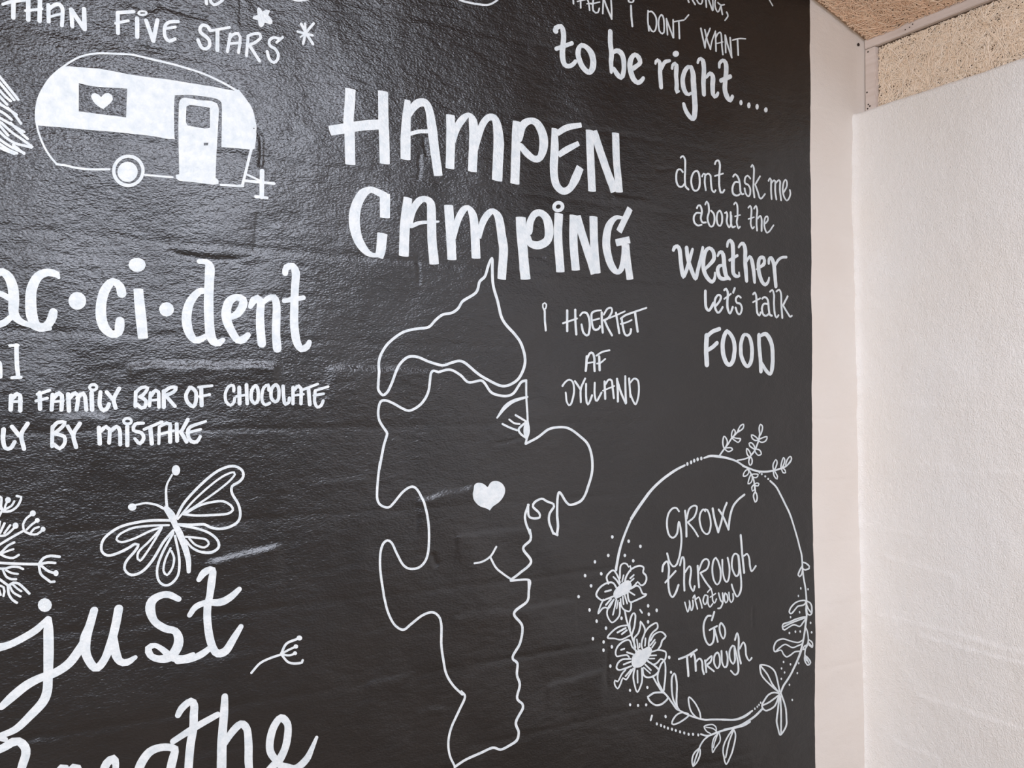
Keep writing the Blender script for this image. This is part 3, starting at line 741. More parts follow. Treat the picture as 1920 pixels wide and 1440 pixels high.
S20658,17383,58 20488,17374,62 20402,17226,79 20458,17043,72 20599,17019,58 20714,17097,64
#letter||0|
S20789,17772,57 20904,17831,62 20961,17689,76 20945,17377,76 20971,17067,76 21043,16977,56 21130,17054,63
#letter||0|
S21077,17800,57 21208,17859,58 21280,17749,77 21277,17394,77 21295,16988,77
S21572,17672,68 21365,17399,68
S21350,17377,72 21495,17196,71 21641,17035,63 21730,17071,57
#letter||0|
S18166,16308,174 18151,15933,174 18180,15472,174
S18165,16288,128 18388,16444,123 18651,16533,120
S18177,15875,119 18386,15979,122 18570,16113,126
#letter||0|
S18957,16475,125 18849,16331,152 18795,16050,158 18846,15733,161 18965,15516,147 19099,15479,128 19221,15621,154 19277,15904,156 19237,16184,148 19104,16380,131 18957,16465,117
#letter||0|
S19674,16400,104 19592,16316,135 19522,16071,142 19548,15769,146 19670,15530,141 19807,15441,113 19932,15555,147 19989,15841,150 19949,16165,143 19839,16365,115 19674,16400,92
#letter||0|
S20271,16400,146 20283,16094,146 20337,15686,146 20363,15307,147
S20313,16381,92 20539,16451,136 20709,16333,169 20836,16110,169 20877,15739,171 20846,15387,163 20774,15220,110 20589,15321,127 20393,15543,112
@capital_lettering|thin white capitals reading i HJERTET AF JYLLAND beside the painted map|lettering
#letter||0|
S12500,16790,47 12459,16867,47 12459,16947,45 12521,16985,40 12573,16944,48 12552,16846,45 12500,16799,42
S12517,16782,62 12525,16519,62 12558,16265,62
#letter||0|
S13229,16817,68 13235,16273,68
S13489,16847,68 13497,16525,68 13525,16194,69
S13097,16472,50 13547,16617,51
#letter||0|
S13645,16702,48 13732,16787,54 13863,16775,64 13939,16634,70 13961,16399,69 13917,16198,63 13862,16169,56 13753,16247,63 13709,16389,65 13692,16461,57
#letter||0|
S14350,16880,42 14172,16853,51 14028,16774,64 14038,16493,66 14104,16350,65 14215,16345,58 14304,16413,60 14304,16440,59
S14038,16584,48 14282,16649,48
#letter||0|
S14368,16817,71 14372,16561,71 14398,16279,71
S14439,16766,54 14574,16937,54 14710,16962,53 14721,16852,61 14596,16681,59 14439,16610,59
S14461,16611,66 14573,16405,66 14709,16208,65
#letter||0|
S14642,16683,46 14892,16777,46 15179,16893,46
S14869,16832,69 14914,16584,69 14964,16281,69
#letter||0|
S15029,16682,51 15191,16782,57 15470,16879,56 15930,17027,50
S15064,16702,69 15098,16462,69 15155,16260,67 15247,16217,56 15352,16286,64 15380,16399,68
S15029,16534,46 15236,16589,46 15411,16661,47
#letter||0|
S15535,16854,75 15575,16593,75 15614,16351,75
#letter||0|
S13861,15600,73 13850,15365,73 13834,15220,73
S13872,15546,66 13960,15693,61 14059,15695,64 14114,15551,70 14114,15370,70 14125,15216,70
S13883,15429,45 14136,15461,45
#letter||0|
S14269,15609,71 14280,15446,71 14291,15245,71
S14181,15635,50 14370,15739,49 14617,15792,49
S14202,15417,45 14325,15446,47 14470,15550,48
#letter||0|
S13074,14801,59 13170,14908,50 13298,14972,47 13405,14910,54 13448,14749,61 13437,14570,60 13361,14338,58 13286,14285,48 13212,14392,55 13180,14623,56
#letter||0|
S13480,14929,60 13664,14715,61
S13816,15004,59 13674,14715,61 13674,14373,61
#letter||0|
S13849,14860,62 13849,14571,62 13870,14355,61 13914,14300,54 13991,14427,60 14046,14553,60
#letter||0|
S14135,14889,62 14128,14608,62 14167,14417,61 14212,14408,58 14357,14626,59
#letter||0|
S14458,14928,67 14480,14462,67
S14492,14864,58 14593,14984,54 14695,14958,61 14728,14756,64 14769,14481,64
S14402,14681,43 14570,14737,43 14785,14811,43
#letter||0|
S14872,15005,68 14899,14683,68 14905,14388,68
S14888,14941,67 15002,14647,66 15173,14332,66
S15152,15082,65 15163,14684,65 15185,14351,65
#letter||0|
S15291,15019,65 15313,14759,65 15336,14517,65
S15337,14908,51 15465,15021,53 15606,14966,63 15640,14761,62 15616,14518,61 15522,14303,55 15417,14424,58 15348,14573,59
@word_lettering|large white lowercase lettering reading ac·ci·dent with dots between syllables|lettering
#letter||0|
S12,16919,149 117,16935,151 223,16838,171 293,16634,179 310,16392,184 312,16148,172 412,15996,131 596,15916,97
S15,16514,113 105,16501,112 241,16423,111
S20,15893,130 154,15951,127 274,16077,104
#letter||0|
S1090,16887,59 1058,16947,138 900,16981,153 729,16890,171 622,16654,187 601,16390,195 626,16093,198 704,15921,162 814,15890,153 923,15965,158 985,16109,169 1000,16198,153
S643,15883,81 767,15835,82 939,15868,82
#dot||0|
P1592,16452 1570,16361 1511,16292 1430,16264 1350,16284 1290,16346 1268,16434 1289,16525 1348,16594 1428,16623 1509,16603 1569,16541
#letter||0|
S2255,16644,183 2220,16788,173 2085,16881,157 1952,16717,185 1879,16476,192 1864,16185,201 1924,15933,192 2075,15793,159 2192,15834,167 2217,15963,188 2224,16073,172
#letter||0|
F2575,16755,193 2601,16441,201 2637,16073,210 2670,15731,193
P2719,17271 2696,17195 2635,17137 2550,17111 2466,17125 2405,17174 2382,17246 2404,17322 2465,17381 2549,17407 2633,17394 2696,17344
#dot||0|
P3280,16364 3260,16285 3206,16226 3132,16202 3057,16220 3003,16273 2982,16349 3002,16427 3056,16486 3130,16510 3205,16494 3260,16440
#letter||0|
S3793,17422,107 3931,17423,128 4005,17323,200 3998,16976,198 3987,16552,201 3996,16149,202 4022,15862,203 4088,15710,186 4200,15675,149 4284,15745,105
S3952,16800,124 3787,16771,143 3605,16532,175 3534,16224,201 3572,15922,187 3700,15727,148 3847,15760,137 3957,15840,104
#letter||0|
S4442,16246,124 4594,16331,165 4708,16512,184 4708,16649,173 4573,16691,150 4422,16595,181 4356,16378,201 4376,16146,195 4482,15917,169 4597,15755,162 4712,15769,168 4817,15870,125
#letter||0|
S4873,16501,107 4940,16642,167 5037,16687,175 5096,16591,172 5082,16294,182 5089,15998,190 5116,15693,191
S5136,16593,107 5254,16699,127 5392,16726,158 5449,16550,175 5444,16271,184 5435,15912,190 5461,15594,194
#letter||0|
S5641,17292,129 5670,17424,151 5812,17465,161 5884,17319,189 5865,16974,178 5852,16530,187 5848,16127,194 5900,15767,189 6003,15598,159 6146,15653,147 6198,15756,114
S5623,16669,111 6060,16764,112
@caption_lettering|white capitals reading A FAMiLY BAR OF CHOCOLATE below the word accident|lettering
#letter||0|
S278,14534,79 272,14257,79
S301,14482,81 376,14569,86 430,14534,77 436,14238,77
S271,14413,55 453,14421,55
#letter||0|
S768,14587,78 778,14271,78
S729,14561,61 807,14587,61 939,14640,61
S707,14429,61 901,14482,62
#letter||0|
S995,14552,76 981,14252,76
S1011,14482,81 1105,14588,85 1161,14535,77 1155,14251,77
S996,14411,53 1186,14428,53
#letter||0|
S1273,14562,83 1291,14232,83
S1297,14481,79 1393,14589,82 1458,14535,75 1427,14249,75
S1442,14481,79 1538,14589,83 1580,14517,76 1606,14248,76
#letter||0|
P1824,14704 1820,14676 1806,14651 1786,14632 1760,14619 1731,14615 1702,14619 1676,14631 1655,14651 1642,14675 1637,14703 1641,14730 1654,14754 1675,14774 1701,14787 1730,14791 1759,14787 1785,14775 1806,14756 1819,14731;1768,14703 1766,14695 1761,14687 1753,14681 1742,14677 1730,14676 1719,14677 1708,14681 1700,14687 1694,14694 1693,14703 1694,14711 1700,14719 1708,14725 1718,14729 1730,14730 1742,14729 1752,14725 1761,14719 1766,14712
S1701,14589,85 1712,14247,85
#letter||0|
S1866,14608,77 1851,14354,77 1918,14227,82 1984,14263,81 2025,14363,79
#letter||0|
S1982,14608,77 2091,14463,77
S2216,14682,80 2116,14463,78 2151,14280,78
#letter||0|
S2531,14610,73 2524,14315,73
S2539,14610,70 2642,14703,72 2763,14694,68 2677,14555,70 2608,14508,71
S2626,14508,77 2730,14425,75 2705,14295,76 2644,14277,78 2558,14352,76
#letter||0|
S2816,14592,68 2800,14323,68
S2833,14536,73 2911,14648,75 2973,14611,72 2983,14294,72
S2816,14434,49 2991,14453,49
#letter||0|
S3078,14630,82 3080,14293,82
S3078,14611,75 3202,14706,76 3326,14706,75 3273,14612,76 3114,14537,76
S3132,14518,74 3302,14311,74
#letter||0|
S3606,14708,78 3525,14556,77 3553,14404,78 3671,14300,81 3725,14404,78 3724,14613,78 3633,14708,80 3596,14708,81
#letter||0|
S3834,14690,85 3845,14327,85
S3779,14718,60 4055,14749,61
S3798,14518,60 4010,14557,61
#letter||0|
S4516,14635,67 4506,14752,68 4411,14741,67 4336,14576,66 4356,14402,66 4451,14325,68 4526,14402,67 4536,14480,67
#letter||0|
S4630,14713,85 4641,14363,85
S4783,14773,79 4804,14362,79
S4574,14519,58 4804,14558,59
#letter||0|
S4977,14755,76 4900,14656,76 4891,14460,76 4969,14362,77 5037,14440,76 5036,14657,76 4987,14755,76
#letter||0|
S5272,14657,70 5261,14776,70 5163,14716,69 5124,14558,69 5135,14400,69 5204,14331,69 5293,14370,70
#letter||0|
S5420,14777,78 5331,14678,77 5332,14479,77 5421,14400,78 5491,14459,78 5500,14678,78 5440,14777,78
#letter||0|
S5596,14749,78 5611,14519,78 5642,14339,78 5722,14379,79 5742,14479,79
#letter||0|
S5822,14720,79 5824,14359,79
S5843,14660,79 5944,14761,79 6006,14701,80 6007,14358,80
S5823,14539,53 6068,14570,53
#letter||0|
S6047,14671,61 6399,14804,61
S6181,14681,88 6213,14337,88
#letter||0|
S6640,14745,61 6337,14652,61
S6337,14641,73 6327,14398,73 6390,14275,72 6484,14316,73 6526,14417,74
S6306,14540,61 6536,14581,61
@caption_lettering|white capitals reading LY BY MiSTAKE under the chocolate line|lettering
#letter||0|
S154,13878,84 148,13672,78 187,13516,73 278,13513,78 345,13632,68
#letter||0|
S297,13928,79 420,13752,79
S564,13984,80 458,13769,77 506,13489,77
#letter||0|
S999,13916,70 994,13528,70
S1000,13899,72 1094,14003,75 1221,14001,71 1173,13913,72 1032,13774,73
S1048,13774,74 1207,13717,71 1215,13575,70 1129,13480,76 1033,13562,71
#letter||0|
S1269,13921,70 1366,13741,70
S1486,13971,81 1374,13750,78 1424,13498,78
#letter||0|
S1837,13884,83 1856,13559,83
S1871,13812,79 1970,13900,81 2037,13845,74 2030,13572,74
S2053,13808,80 2170,13897,82 2229,13823,75 2240,13531,75
#letter||0|
P2479,14006 2475,13979 2460,13954 2438,13935 2409,13923 2378,13919 2346,13924 2318,13937 2295,13957 2281,13982 2276,14009 2280,14036 2295,14060 2317,14079 2345,14091 2377,14095 2408,14091 2437,14078 2459,14058 2474,14033;2425,14007 2423,13998 2416,13990 2405,13983 2392,13979 2377,13978 2363,13980 2349,13984 2339,13991 2332,13999 2330,14008 2332,14017 2339,14025 2349,14031 2362,14035 2377,14037 2392,14035 2405,14031 2416,14024 2422,14016
S2373,13894,82 2375,13509,82
#letter||0|
S2680,13963,65 2526,13946,74 2492,13818,71 2647,13760,76 2691,13648,74 2614,13539,79 2519,13643,61
#letter||0|
S2699,13833,62 3046,13985,62
S2820,13849,84 2848,13533,84
#letter||0|
S2994,13884,62 2987,13530,62
S3029,13902,65 3135,13956,77 3206,13936,83 3207,13768,83 3211,13561,86
S2978,13716,56 3278,13794,56
#letter||0|
S3339,13934,80 3350,13577,80
S3564,14026,79 3439,13782,78
S3421,13773,80 3539,13553,80
#letter||0|
S3929,13983,57 3601,13855,77 3575,13666,77 3639,13560,82 3748,13548,82 3820,13660,66
S3547,13742,60 3829,13813,61
@bracket_lettering|white closing square bracket and letter end above the word FAMiLY|lettering
#bracket||0|
S248,15507,52 392,15516,52
S362,15516,79 372,15142,79 396,14899,79
S290,14880,61 442,14891,61
#letter||0|
S40,15205,75 85,15154,70 95,14896,70
@painted_butterfly|white line-drawn butterfly with knobbed feelers above the word just|painted butterfly
#antenna||0|
S3162,12179,56 3143,12385,50 3151,12646,41 3256,12866,39
P3418,12953 3407,12897 3375,12857 3333,12844 3290,12861 3258,12904 3247,12960 3258,13016 3289,13056 3331,13070 3374,13053 3406,13010
#antenna||0|
S3092,12164,57 2951,12247,48 2742,12297,42 2553,12271,39
P2563,12225 2552,12187 2523,12160 2482,12153 2441,12166 2411,12196 2399,12235 2410,12272 2440,12299 2481,12307 2522,12294 2552,12264
#body||0|
S3145,12161,114 3252,12005,152 3324,11812,114 3414,11618,136 3523,11327,128 3597,11038,108 3607,10792,84
#wing|large upper wing drawn open to one side|0|
S3341,11943,56 3501,12252,56 3789,12577,57 4101,12849,58 4344,12974,58 4552,12995,58 4705,12901,56 4734,12763,58 4649,12651,59 4497,12561,58 4498,12406,56 4632,12166,56 4680,11949,57 4633,11778,60 4444,11675,59 4219,11653,57 4033,11705,56 3922,11770,56 3630,11781,56 3395,11807,56
S3377,11921,43 3700,12297,44 4065,12621,44 4326,12801,45 4533,12869,44 4553,12810,45 4402,12643,45 4066,12391,45 3664,12129,44 3484,12027,44
S3520,12025,51 3810,12177,51 4067,12238,51 4310,12243,50 4480,12136,49 4518,12037,52 4405,11967,52 4068,11961,51 3756,11972,50 3484,12018,49
#wing|upper wing drawn folded at the other side|0|
S3234,11903,56 2883,11927,56 2555,11904,56 2250,11834,55 2017,11688,54 1918,11551,51 1911,11371,49 2019,11272,53 2186,11293,55 2405,11384,56 2540,11464,56 2609,11440,51 2541,11317,55 2372,11113,54 2348,10951,49 2476,10829,54 2681,10882,56 2887,11102,56 3095,11456,56 3289,11684,57
S3200,11803,46 2849,11818,46 2504,11797,46 2251,11688,45 2184,11584,41 2285,11521,45 2523,11576,46 2814,11701,46 3059,11775,47
S3059,11757,46 2816,11497,46 2610,11293,45 2593,11147,42 2645,11106,46 2765,11261,45 2920,11507,45 3041,11721,45
#wing|small lower wing|0|
S3431,11786,49 3794,11684,52 4033,11571,55 4201,11405,54 4221,11250,58 4072,11158,58 3851,11186,52 3668,11296,47 3541,11458,47
S3540,11533,46 3758,11497,46 3960,11443,45 4016,11344,46 3924,11275,47 3741,11347,44 3613,11490,44
#wing|narrow lower wing|0|
S3289,11628,52 3079,11234,52 2976,10928,50 2994,10685,48 3100,10562,50 3242,10566,54 3383,10720,53 3418,10961,51 3398,11206,50 3325,11569,50
S3238,11314,46 3133,11080,45 3099,10860,43 3170,10760,47 3275,10899,46 3310,11102,44 3256,11256,43
@painted_dandelion|white painted dandelion head of forked seed stalks at the edge|painted plant
#seed||0|
S60,12455,34 121,12331,34
S59,12609,47 127,12554,45 121,12383,45 151,12312,45
S240,12505,39 195,12395,38 181,12327,38
P291,12502 284,12473 266,12452 240,12446 214,12455 196,12478 189,12508 195,12536 214,12557 239,12563 265,12554 284,12532
S346,12473,40 301,12389,41 196,12326,42
S390,12574,48 467,12552,43 407,12383,46 286,12286,49 166,12285,49
S136,12296,42 77,12162,41
#seed||0|
S81,11631,45 275,11752,46 517,11890,46
S517,11890,40 501,12012,41 561,12130,44 668,12210,46
P721,12215 714,12186 695,12165 669,12159 642,12169 623,12192 616,12222 623,12251 642,12271 668,12278 694,12268 714,12245
S563,11904,42 654,12001,42 747,12065,43
P790,12071 784,12046 769,12030 747,12025 725,12033 709,12052 703,12077 709,12101 725,12117 746,12123 768,12114 784,12095
S640,11846,42 701,11920,43 771,11941,44
S517,11881,43 625,11812,45 749,11803,47 841,11883,46
P893,11888 887,11862 871,11844 849,11839 827,11847 811,11868 805,11894 811,11920 827,11938 848,11944 870,11935 886,11915
#seed||0|
S79,11888,37 108,12092,37
S109,11868,44 183,12052,44
S184,11863,40 281,12011,40
S80,11819,45 200,11819,46 319,11922,44 379,11995,44
P423,11992 417,11961 398,11940 372,11933 346,11943 327,11968 320,11999 327,12030 346,12051 371,12058 397,12048 416,12023
#seed||0|
S83,11442,44 157,11521,44 246,11617,45 351,11669,46
S142,11471,40 247,11514,40 337,11540,40
S97,11475,42 218,11396,43 338,11368,46 429,11420,46
#seed||0|
S84,11296,51 415,11248,51 799,11204,52
S784,11214,51 861,11321,53 985,11354,53 1143,11322,52
S815,11211,53 939,11226,53 1065,11206,52
S830,11166,48 956,11049,49 1082,11002,51
P1130,10997 1123,10968 1106,10947 1083,10942 1059,10952 1041,10976 1035,11006 1041,11036 1058,11056 1082,11062 1105,11051 1123,11028
S784,11171,46 816,11010,46 926,10894,47 989,10835,50 1052,10837,53
#seed||0|
S85,11185,45 204,11174,46 309,11198,46 446,11176,44 507,11136,43
S220,11138,39 310,11077,40 416,11050,42
S159,11161,39 220,11017,40 311,10957,44 387,10949,45
#seed||0|
S86,10996,46 252,10842,46
S267,10841,52 342,10884,52 433,10858,48 525,10762,46 618,10647,46
S327,10860,38 419,10756,38 480,10706,39
S282,10822,39 343,10695,40 465,10604,42
S252,10825,45 268,10668,44 329,10558,45 405,10489,46
#seed||0|
S87,10859,43 177,10816,40 193,10728,40 178,10644,41
S103,10772,34 133,10666,34
@script_lettering|large white script word just, sitting below the painted butterfly|lettering
#letter||0|
S66,9657,169 275,9688,137 547,9806,138 761,9934,138 947,10121,98
S955,10102,121 956,9909,170 963,9558,182 961,9208,176 955,8947,168 941,8687,173 864,8490,178 665,8281,164 408,8051,140 138,7964,116
P1016,10376 999,10309 954,10264 891,10254 829,10279 783,10334 766,10404 782,10471 827,10515 889,10527 952,10501 998,10446
S164,8523,136 358,8696,171 584,8866,174 815,8969,158 1080,9033,168 1332,9188,176 1523,9445,172 1619,9610,154
#letter||0|
S1778,10180,149 1699,9885,165 1619,9610,208 1637,9322,168 1753,9073,153 1851,9022,163 1982,9182,156 2096,9491,169 2178,9824,167 2235,10162,167
S2163,9573,108 2181,9280,174 2266,9087,142 2401,9049,145 2554,9127,89
#letter||0|
S3404,10231,115 3207,10346,141 3031,10347,148 2875,10253,182 2841,10072,191 2929,9821,146 3140,9646,152 3336,9565,150 3408,9387,188 3373,9205,203 3232,9038,190 3003,9034,140 2846,9131,129 2811,9283,143 2932,9322,101 3072,9228,111 3268,9033,151 3482,8965,147 3698,9028,91
#letter||0|
S3817,10601,109 3927,10742,153 4093,10783,139 4075,10518,163 4040,10235,146 3995,10012,163 3996,9669,160 4044,9321,166 4119,9082,162 4213,8973,162 4381,9007,178 4550,9253,157 4701,9484,114
S3630,9866,109 3747,10022,129 3967,10091,126 4264,10067,161 4470,10149,157 4659,10303,113
S3393,8940,146 3662,8939,141 3898,9018,145 4064,9128,113
@painted_seed|white painted dandelion seed drifting beside the word just|painted plant
#stalk||0|
S4926,8454,52 5110,8631,52 5345,8714,51 5583,8759,51
#prong||0|
S5583,8778,56 5702,8980,56 5924,9049,55 5995,9079,56
P6061,9061 6052,9034 6028,9017 5996,9013 5963,9025 5939,9049 5930,9078 5939,9105 5963,9122 5995,9125 6028,9114 6052,9090
#prong||0|
S5603,8776,48 5763,8842,48 5925,8889,48
P5967,8883 5960,8860 5941,8846 5915,8843 5888,8853 5869,8873 5862,8898 5869,8921 5888,8936 5914,8939 5941,8929 5960,8908
#prong||0|
S5623,8753,44 5764,8713,46 5905,8743,47
P5944,8737 5929,8708 5895,8700 5861,8718 5846,8751 5860,8780 5895,8788 5929,8770
#prong||0|
S5603,8736,49 5724,8580,49 5865,8519,52 6048,8512,55 6069,8559,57
@script_lettering|large white script word breathe, cut off by the bottom edge|lettering
#letter||0|
S81,7686,139 229,7742,157 349,7805,174 455,7802,152 562,7678,155 579,7536,159 534,7373,158 475,7178,142
S79,7942,104 228,7879,90
#letter||0|
S1125,7043,140 1203,7150,145 1282,7142,98
#letter||0|
S1315,7003,142 1410,7116,146 1506,7087,118 1523,6960,122
#letter||0|
S1947,6871,157 2028,7070,173 2144,7137,168 2195,7018,127 2179,6823,132
#letter||0|
S2602,6735,179 2686,6955,184 2840,7144,182 3049,7196,156 3260,7155,147 3340,7102,151 3297,6906,180 3227,6604,180
#letter||0|
S3398,7809,126 3469,7937,155 3648,8056,149 3721,7950,162 3713,7744,168 3706,7482,170 3653,7154,176 3619,6785,169 3603,6451,168
S3303,7277,130 3580,7411,146 3851,7531,147 4200,7668,132
#letter||0|
S4352,8034,139 4346,7748,169 4314,7333,184 4297,6935,200 4291,6307,200
S4334,6966,95 4483,7206,162 4691,7379,166 4826,7258,157 4865,6921,170 4867,6534,170 4907,6177,164
#letter||0|
S5512,6384,140 5353,6632,161 5333,6871,175 5410,7170,175 5568,7358,169 5719,7213,155 5730,6953,168 5671,6668,176 5532,6419,191 5394,6329,169 5276,6216,169
S5473,6372,118 5672,6253,161 5914,6163,172 6158,6313,174 6281,6529,124 6394,6769,78
@painted_map|white outline map of Jutland drawn with eye, heart and smiling face|painted map
#outline|northern tip outline|0|
S10945,18034,72 10868,17914,73 10740,17566,72 10587,17420,72 10486,17144,70 10110,16900,68 9986,16715,69 9813,16596,66 9569,16541,66 9376,16401,67 9185,16218,65 8854,16162,64 8504,16063,64 8161,15816,65 7981,15578,66 7902,15365,67 7892,15111,67 7874,14794,67 7881,14668,66 7994,14552,63 8118,14637,66 8231,14861,67 8345,15160,67 8506,15377,66 8691,15488,64 8925,15472,65 9210,15369,66 9571,15289,66 9815,15359,66 10036,15408,66 10211,15345,70 10538,15104,70 10818,14950,70 11206,14795,69 11468,14819,70 11733,14982,75 11894,15284,79 11907,15562,80 11787,15905,79 11600,16129,76 11336,16371,76 11205,16571,78 11101,16953,78 10971,17377,78 10958,17876,78 10945,18034,78
#outline||0|
S11961,14938,66 11813,14891,69 11600,14614,69 11389,14533,64 11128,14556,64 10921,14635,67 10741,14859,68 10639,14926,63 10286,14878,63 10062,15053,65 9766,15186,62 9450,15122,62 9330,15153,61 9246,15087,67 9187,14651,67 9045,14391,65 8857,14240,62 8670,14177,60 8485,14242,61 8278,14350,61 8073,14425,60 7938,14393,62 7883,14183,63 7917,13951,62 8075,13716,62 8121,13630,64 8031,13336,64 7920,12791,64
S11961,14938,57 11969,14568,57 12001,13875,57
S7937,12959,59 7886,12540,59 7865,12121,59 7944,11948,55 8147,11873,56 8283,11970,60 8535,12233,60 8767,12339,57 8931,12212,59 9097,11836,61 9192,11354,62 9193,10813,63 9122,10538,64 8957,10381,60 8724,10360,56 8538,10463,56 8377,10733,57 8240,11020,56 8126,11092,56 8013,11017,61 7947,10813,60 7936,10498,59 7970,10180,58 8039,9795,58
S8036,9795,58 8135,9415,57 8306,9078,55 8536,8916,56 8738,9023,62 9030,9201,61 9297,9250,56 9476,9120,58 9543,8894,63 9543,8432,63 9598,8044,62 9689,7677,60 9872,7375,57 10119,7116,56
S10094,7197,53 10193,7043,61 10033,6741,63 9819,6369,62 9728,6032,60 9759,5700,55 9896,5400,53
S9896,5386,64 10219,5498,63 10657,5577,63 10976,5640,60 11201,5554,60 11462,5616,66 11676,5717,73 11719,5908,69 11643,6163,72 11858,6481,73 11842,6598,63 11692,6765,68 11775,7093,70 11692,7363,69 11709,7645,67 11577,7778,64 11593,7889,72 11792,8175,72 11842,8597,68 11593,8956,71 11993,9209,71 12043,9462,72 12043,9750,71
S11504,9796,55 12054,9755,55 12054,9524,65
#outline|bulging eastern coast|0|
S11947,13298,63 12299,13452,65 12629,13655,64 12964,13708,62 13275,13668,64 13619,13470,67 13909,13224,72 14040,12883,77 14054,12497,78 13936,12117,77 13732,11745,71 13358,11624,63 13216,11703,66 12976,11976,69 12920,11462,74 12948,11084,74 12919,10898,74
S12794,10908,65 12669,11221,67 12683,11430,68 12822,11609,68 12808,11680,59 12600,11763,58 12435,11842,57 12217,11762,63 12162,11649,64 12353,11475,62 12366,11358,63 12162,11349,57 12027,11427,63 12014,11704,66
S12027,11704,66 11920,11457,67 11933,11272,64 12054,10964,64
S12794,10920,58 12919,10856,58
S12914,10922,67 12928,10855,67
S12054,11056,71 12081,10800,72 11866,10588,70 12108,10222,72 11759,9956,67 11521,9820,66
#eyebrow||0|
S11102,13977,44 11336,14248,104 11600,14407,92 12001,14511,58
#eye||0|
P12001,13886 12060,13735 12049,13550 11987,13436 11907,13449 11872,13600 11893,13761
S11961,13864,57 11733,13683,60 11786,13556,57 11947,13448,55
S12001,13875,61 12033,13620,62 11974,13436,61 11933,13299,61
#eyelash||0|
S11640,14040,54 11974,13863,55
#eyelash||0|
S11455,13928,50 11600,13834,49 11760,13809,49
#eyelash||0|
S11258,13816,53 11468,13722,53 11680,13649,53
#heart||0|
P10806,12237 10717,12309 10565,12350 10451,12300 10413,12179 10393,12102 10426,11933 10590,11767 10794,11688 10891,11632 10973,11722 11180,11845 11311,12019 11324,12177 11232,12307 11076,12371 10922,12344 10832,12225
#smile||0|
S10440,10341,48 10667,10365,49 10897,10478,53 11064,10700,54
S10884,10468,55 11051,10183,53 11259,10005,52 11547,9806,52
@painted_wreath|white painted oval wreath of leaves, dots and two flowers near the wall edge|painted wreath
#ring||0|
S17321,12530,61 17022,12426,72 16627,12233,78 16215,11968,83 15904,11684,89 15596,11347,94 15409,11118,94
S15374,11055,74 15200,10744,70 15046,10419,78 14950,10121,84 14873,9746,84
S18047,12717,49 18293,12768,69 18634,12741,77 18952,12687,64 19328,12584,58 19681,12410,55 20094,12272,58 20374,12220,61 20770,12214,58 21173,12270,53 21464,12352,50 21671,12532,45
S20769,11916,61 21025,11728,64 21255,11427,68 21457,11125,69 21602,10907,70 21703,10692,72
S21708,10664,62 21824,10363,62 21941,10034,63 22048,9717,64 22106,9489,66 22123,9109,66 22161,8797,65 22228,8426,66 22256,8115,67 22244,7836,67 22253,7625,67
S22251,8023,74 22263,7676,75 22183,7241,75 22110,6905,75 22003,6575,75 21861,6277,73 21616,5922,72 21512,5792,71
S22016,6566,95 21926,6370,73 21777,6142,72 21540,5825,70 21276,5577,69 21174,5429,72 21130,5334,72
S20347,4997,74 20081,4861,72 19805,4770,68 19477,4689,65 19181,4663,62 18861,4663,60 18755,4666,60
S19916,5021,56 19533,4918,54 19182,4891,50 18862,4938,48 18704,4966,48
S19815,4975,60 19564,4902,57 19226,4880,53 18739,4967,51 18303,5044,51 18024,5086,50 17705,5199,49 17411,5331,49 17121,5494,49
S19814,4708,59 19563,4653,56 19225,4649,54 18825,4656,54 18475,4639,54 18129,4606,51 17873,4695,49
S18172,4598,48 18000,4518,50 17871,4397,53 17807,4297,54
#dot||0|
P17462,12563 17449,12523 17419,12507 17389,12525 17377,12566 17389,12607 17420,12623 17450,12605
#dot||0|
P17601,12606 17589,12566 17558,12550 17528,12568 17515,12609 17528,12650 17559,12666 17589,12648
#dot||0|
P17716,12651 17703,12610 17672,12594 17642,12612 17630,12654 17642,12695 17673,12711 17703,12692
#dot||0|
P17846,12685 17833,12644 17803,12628 17772,12646 17759,12688 17772,12729 17803,12745 17834,12727
#dot||0|
P17985,12706 17972,12665 17941,12649 17910,12667 17898,12709 17911,12750 17942,12766 17972,12748
#dot||0|
P20354,12190 20343,12166 20317,12157 20292,12168 20281,12193 20292,12217 20318,12226 20344,12215
#dot||0|
P20452,12141 20441,12117 20416,12108 20390,12119 20379,12144 20390,12168 20416,12177 20442,12166
#dot||0|
P20599,12063 20588,12039 20562,12030 20536,12041 20525,12066 20536,12091 20562,12100 20588,12088
#dot||0|
P20721,11980 20710,11956 20683,11947 20657,11958 20647,11983 20658,12007 20684,12016 20710,12005
#dot||0|
P14788,10656 14775,10623 14742,10611 14711,10628 14697,10663 14711,10697 14743,10708 14775,10692
#dot||0|
P15357,10492 15343,10458 15311,10446 15278,10463 15264,10499 15278,10533 15311,10545 15343,10528
#dot||0|
P15778,10312 15764,10278 15730,10266 15697,10283 15683,10320 15697,10354 15731,10365 15764,10348
#dot||0|
P14651,10159 14638,10126 14606,10114 14574,10131 14561,10167 14574,10200 14606,10212 14638,10195
#dot||0|
P15221,10109 15208,10075 15175,10064 15142,10081 15129,10117 15143,10151 15175,10162 15208,10145
#dot||0|
P14199,10027 14186,9994 14154,9983 14123,10000 14110,10035 14123,10068 14155,10079 14186,10062
#dot||0|
P15518,9931 15505,9897 15472,9886 15439,9903 15425,9940 15439,9973 15472,9985 15505,9967
#dot||0|
P13872,9685 13859,9652 13829,9641 13798,9658 13785,9693 13798,9726 13829,9737 13860,9720
#dot||0|
P14411,9681 14398,9648 14366,9637 14335,9655 14322,9690 14335,9723 14367,9734 14398,9717
#dot||0|
P14069,9391 14056,9358 14025,9347 13994,9365 13981,9400 13994,9432 14025,9443 14056,9426
#dot||0|
P13660,9144 13647,9111 13616,9101 13586,9118 13573,9153 13586,9185 13616,9196 13647,9179
#dot||0|
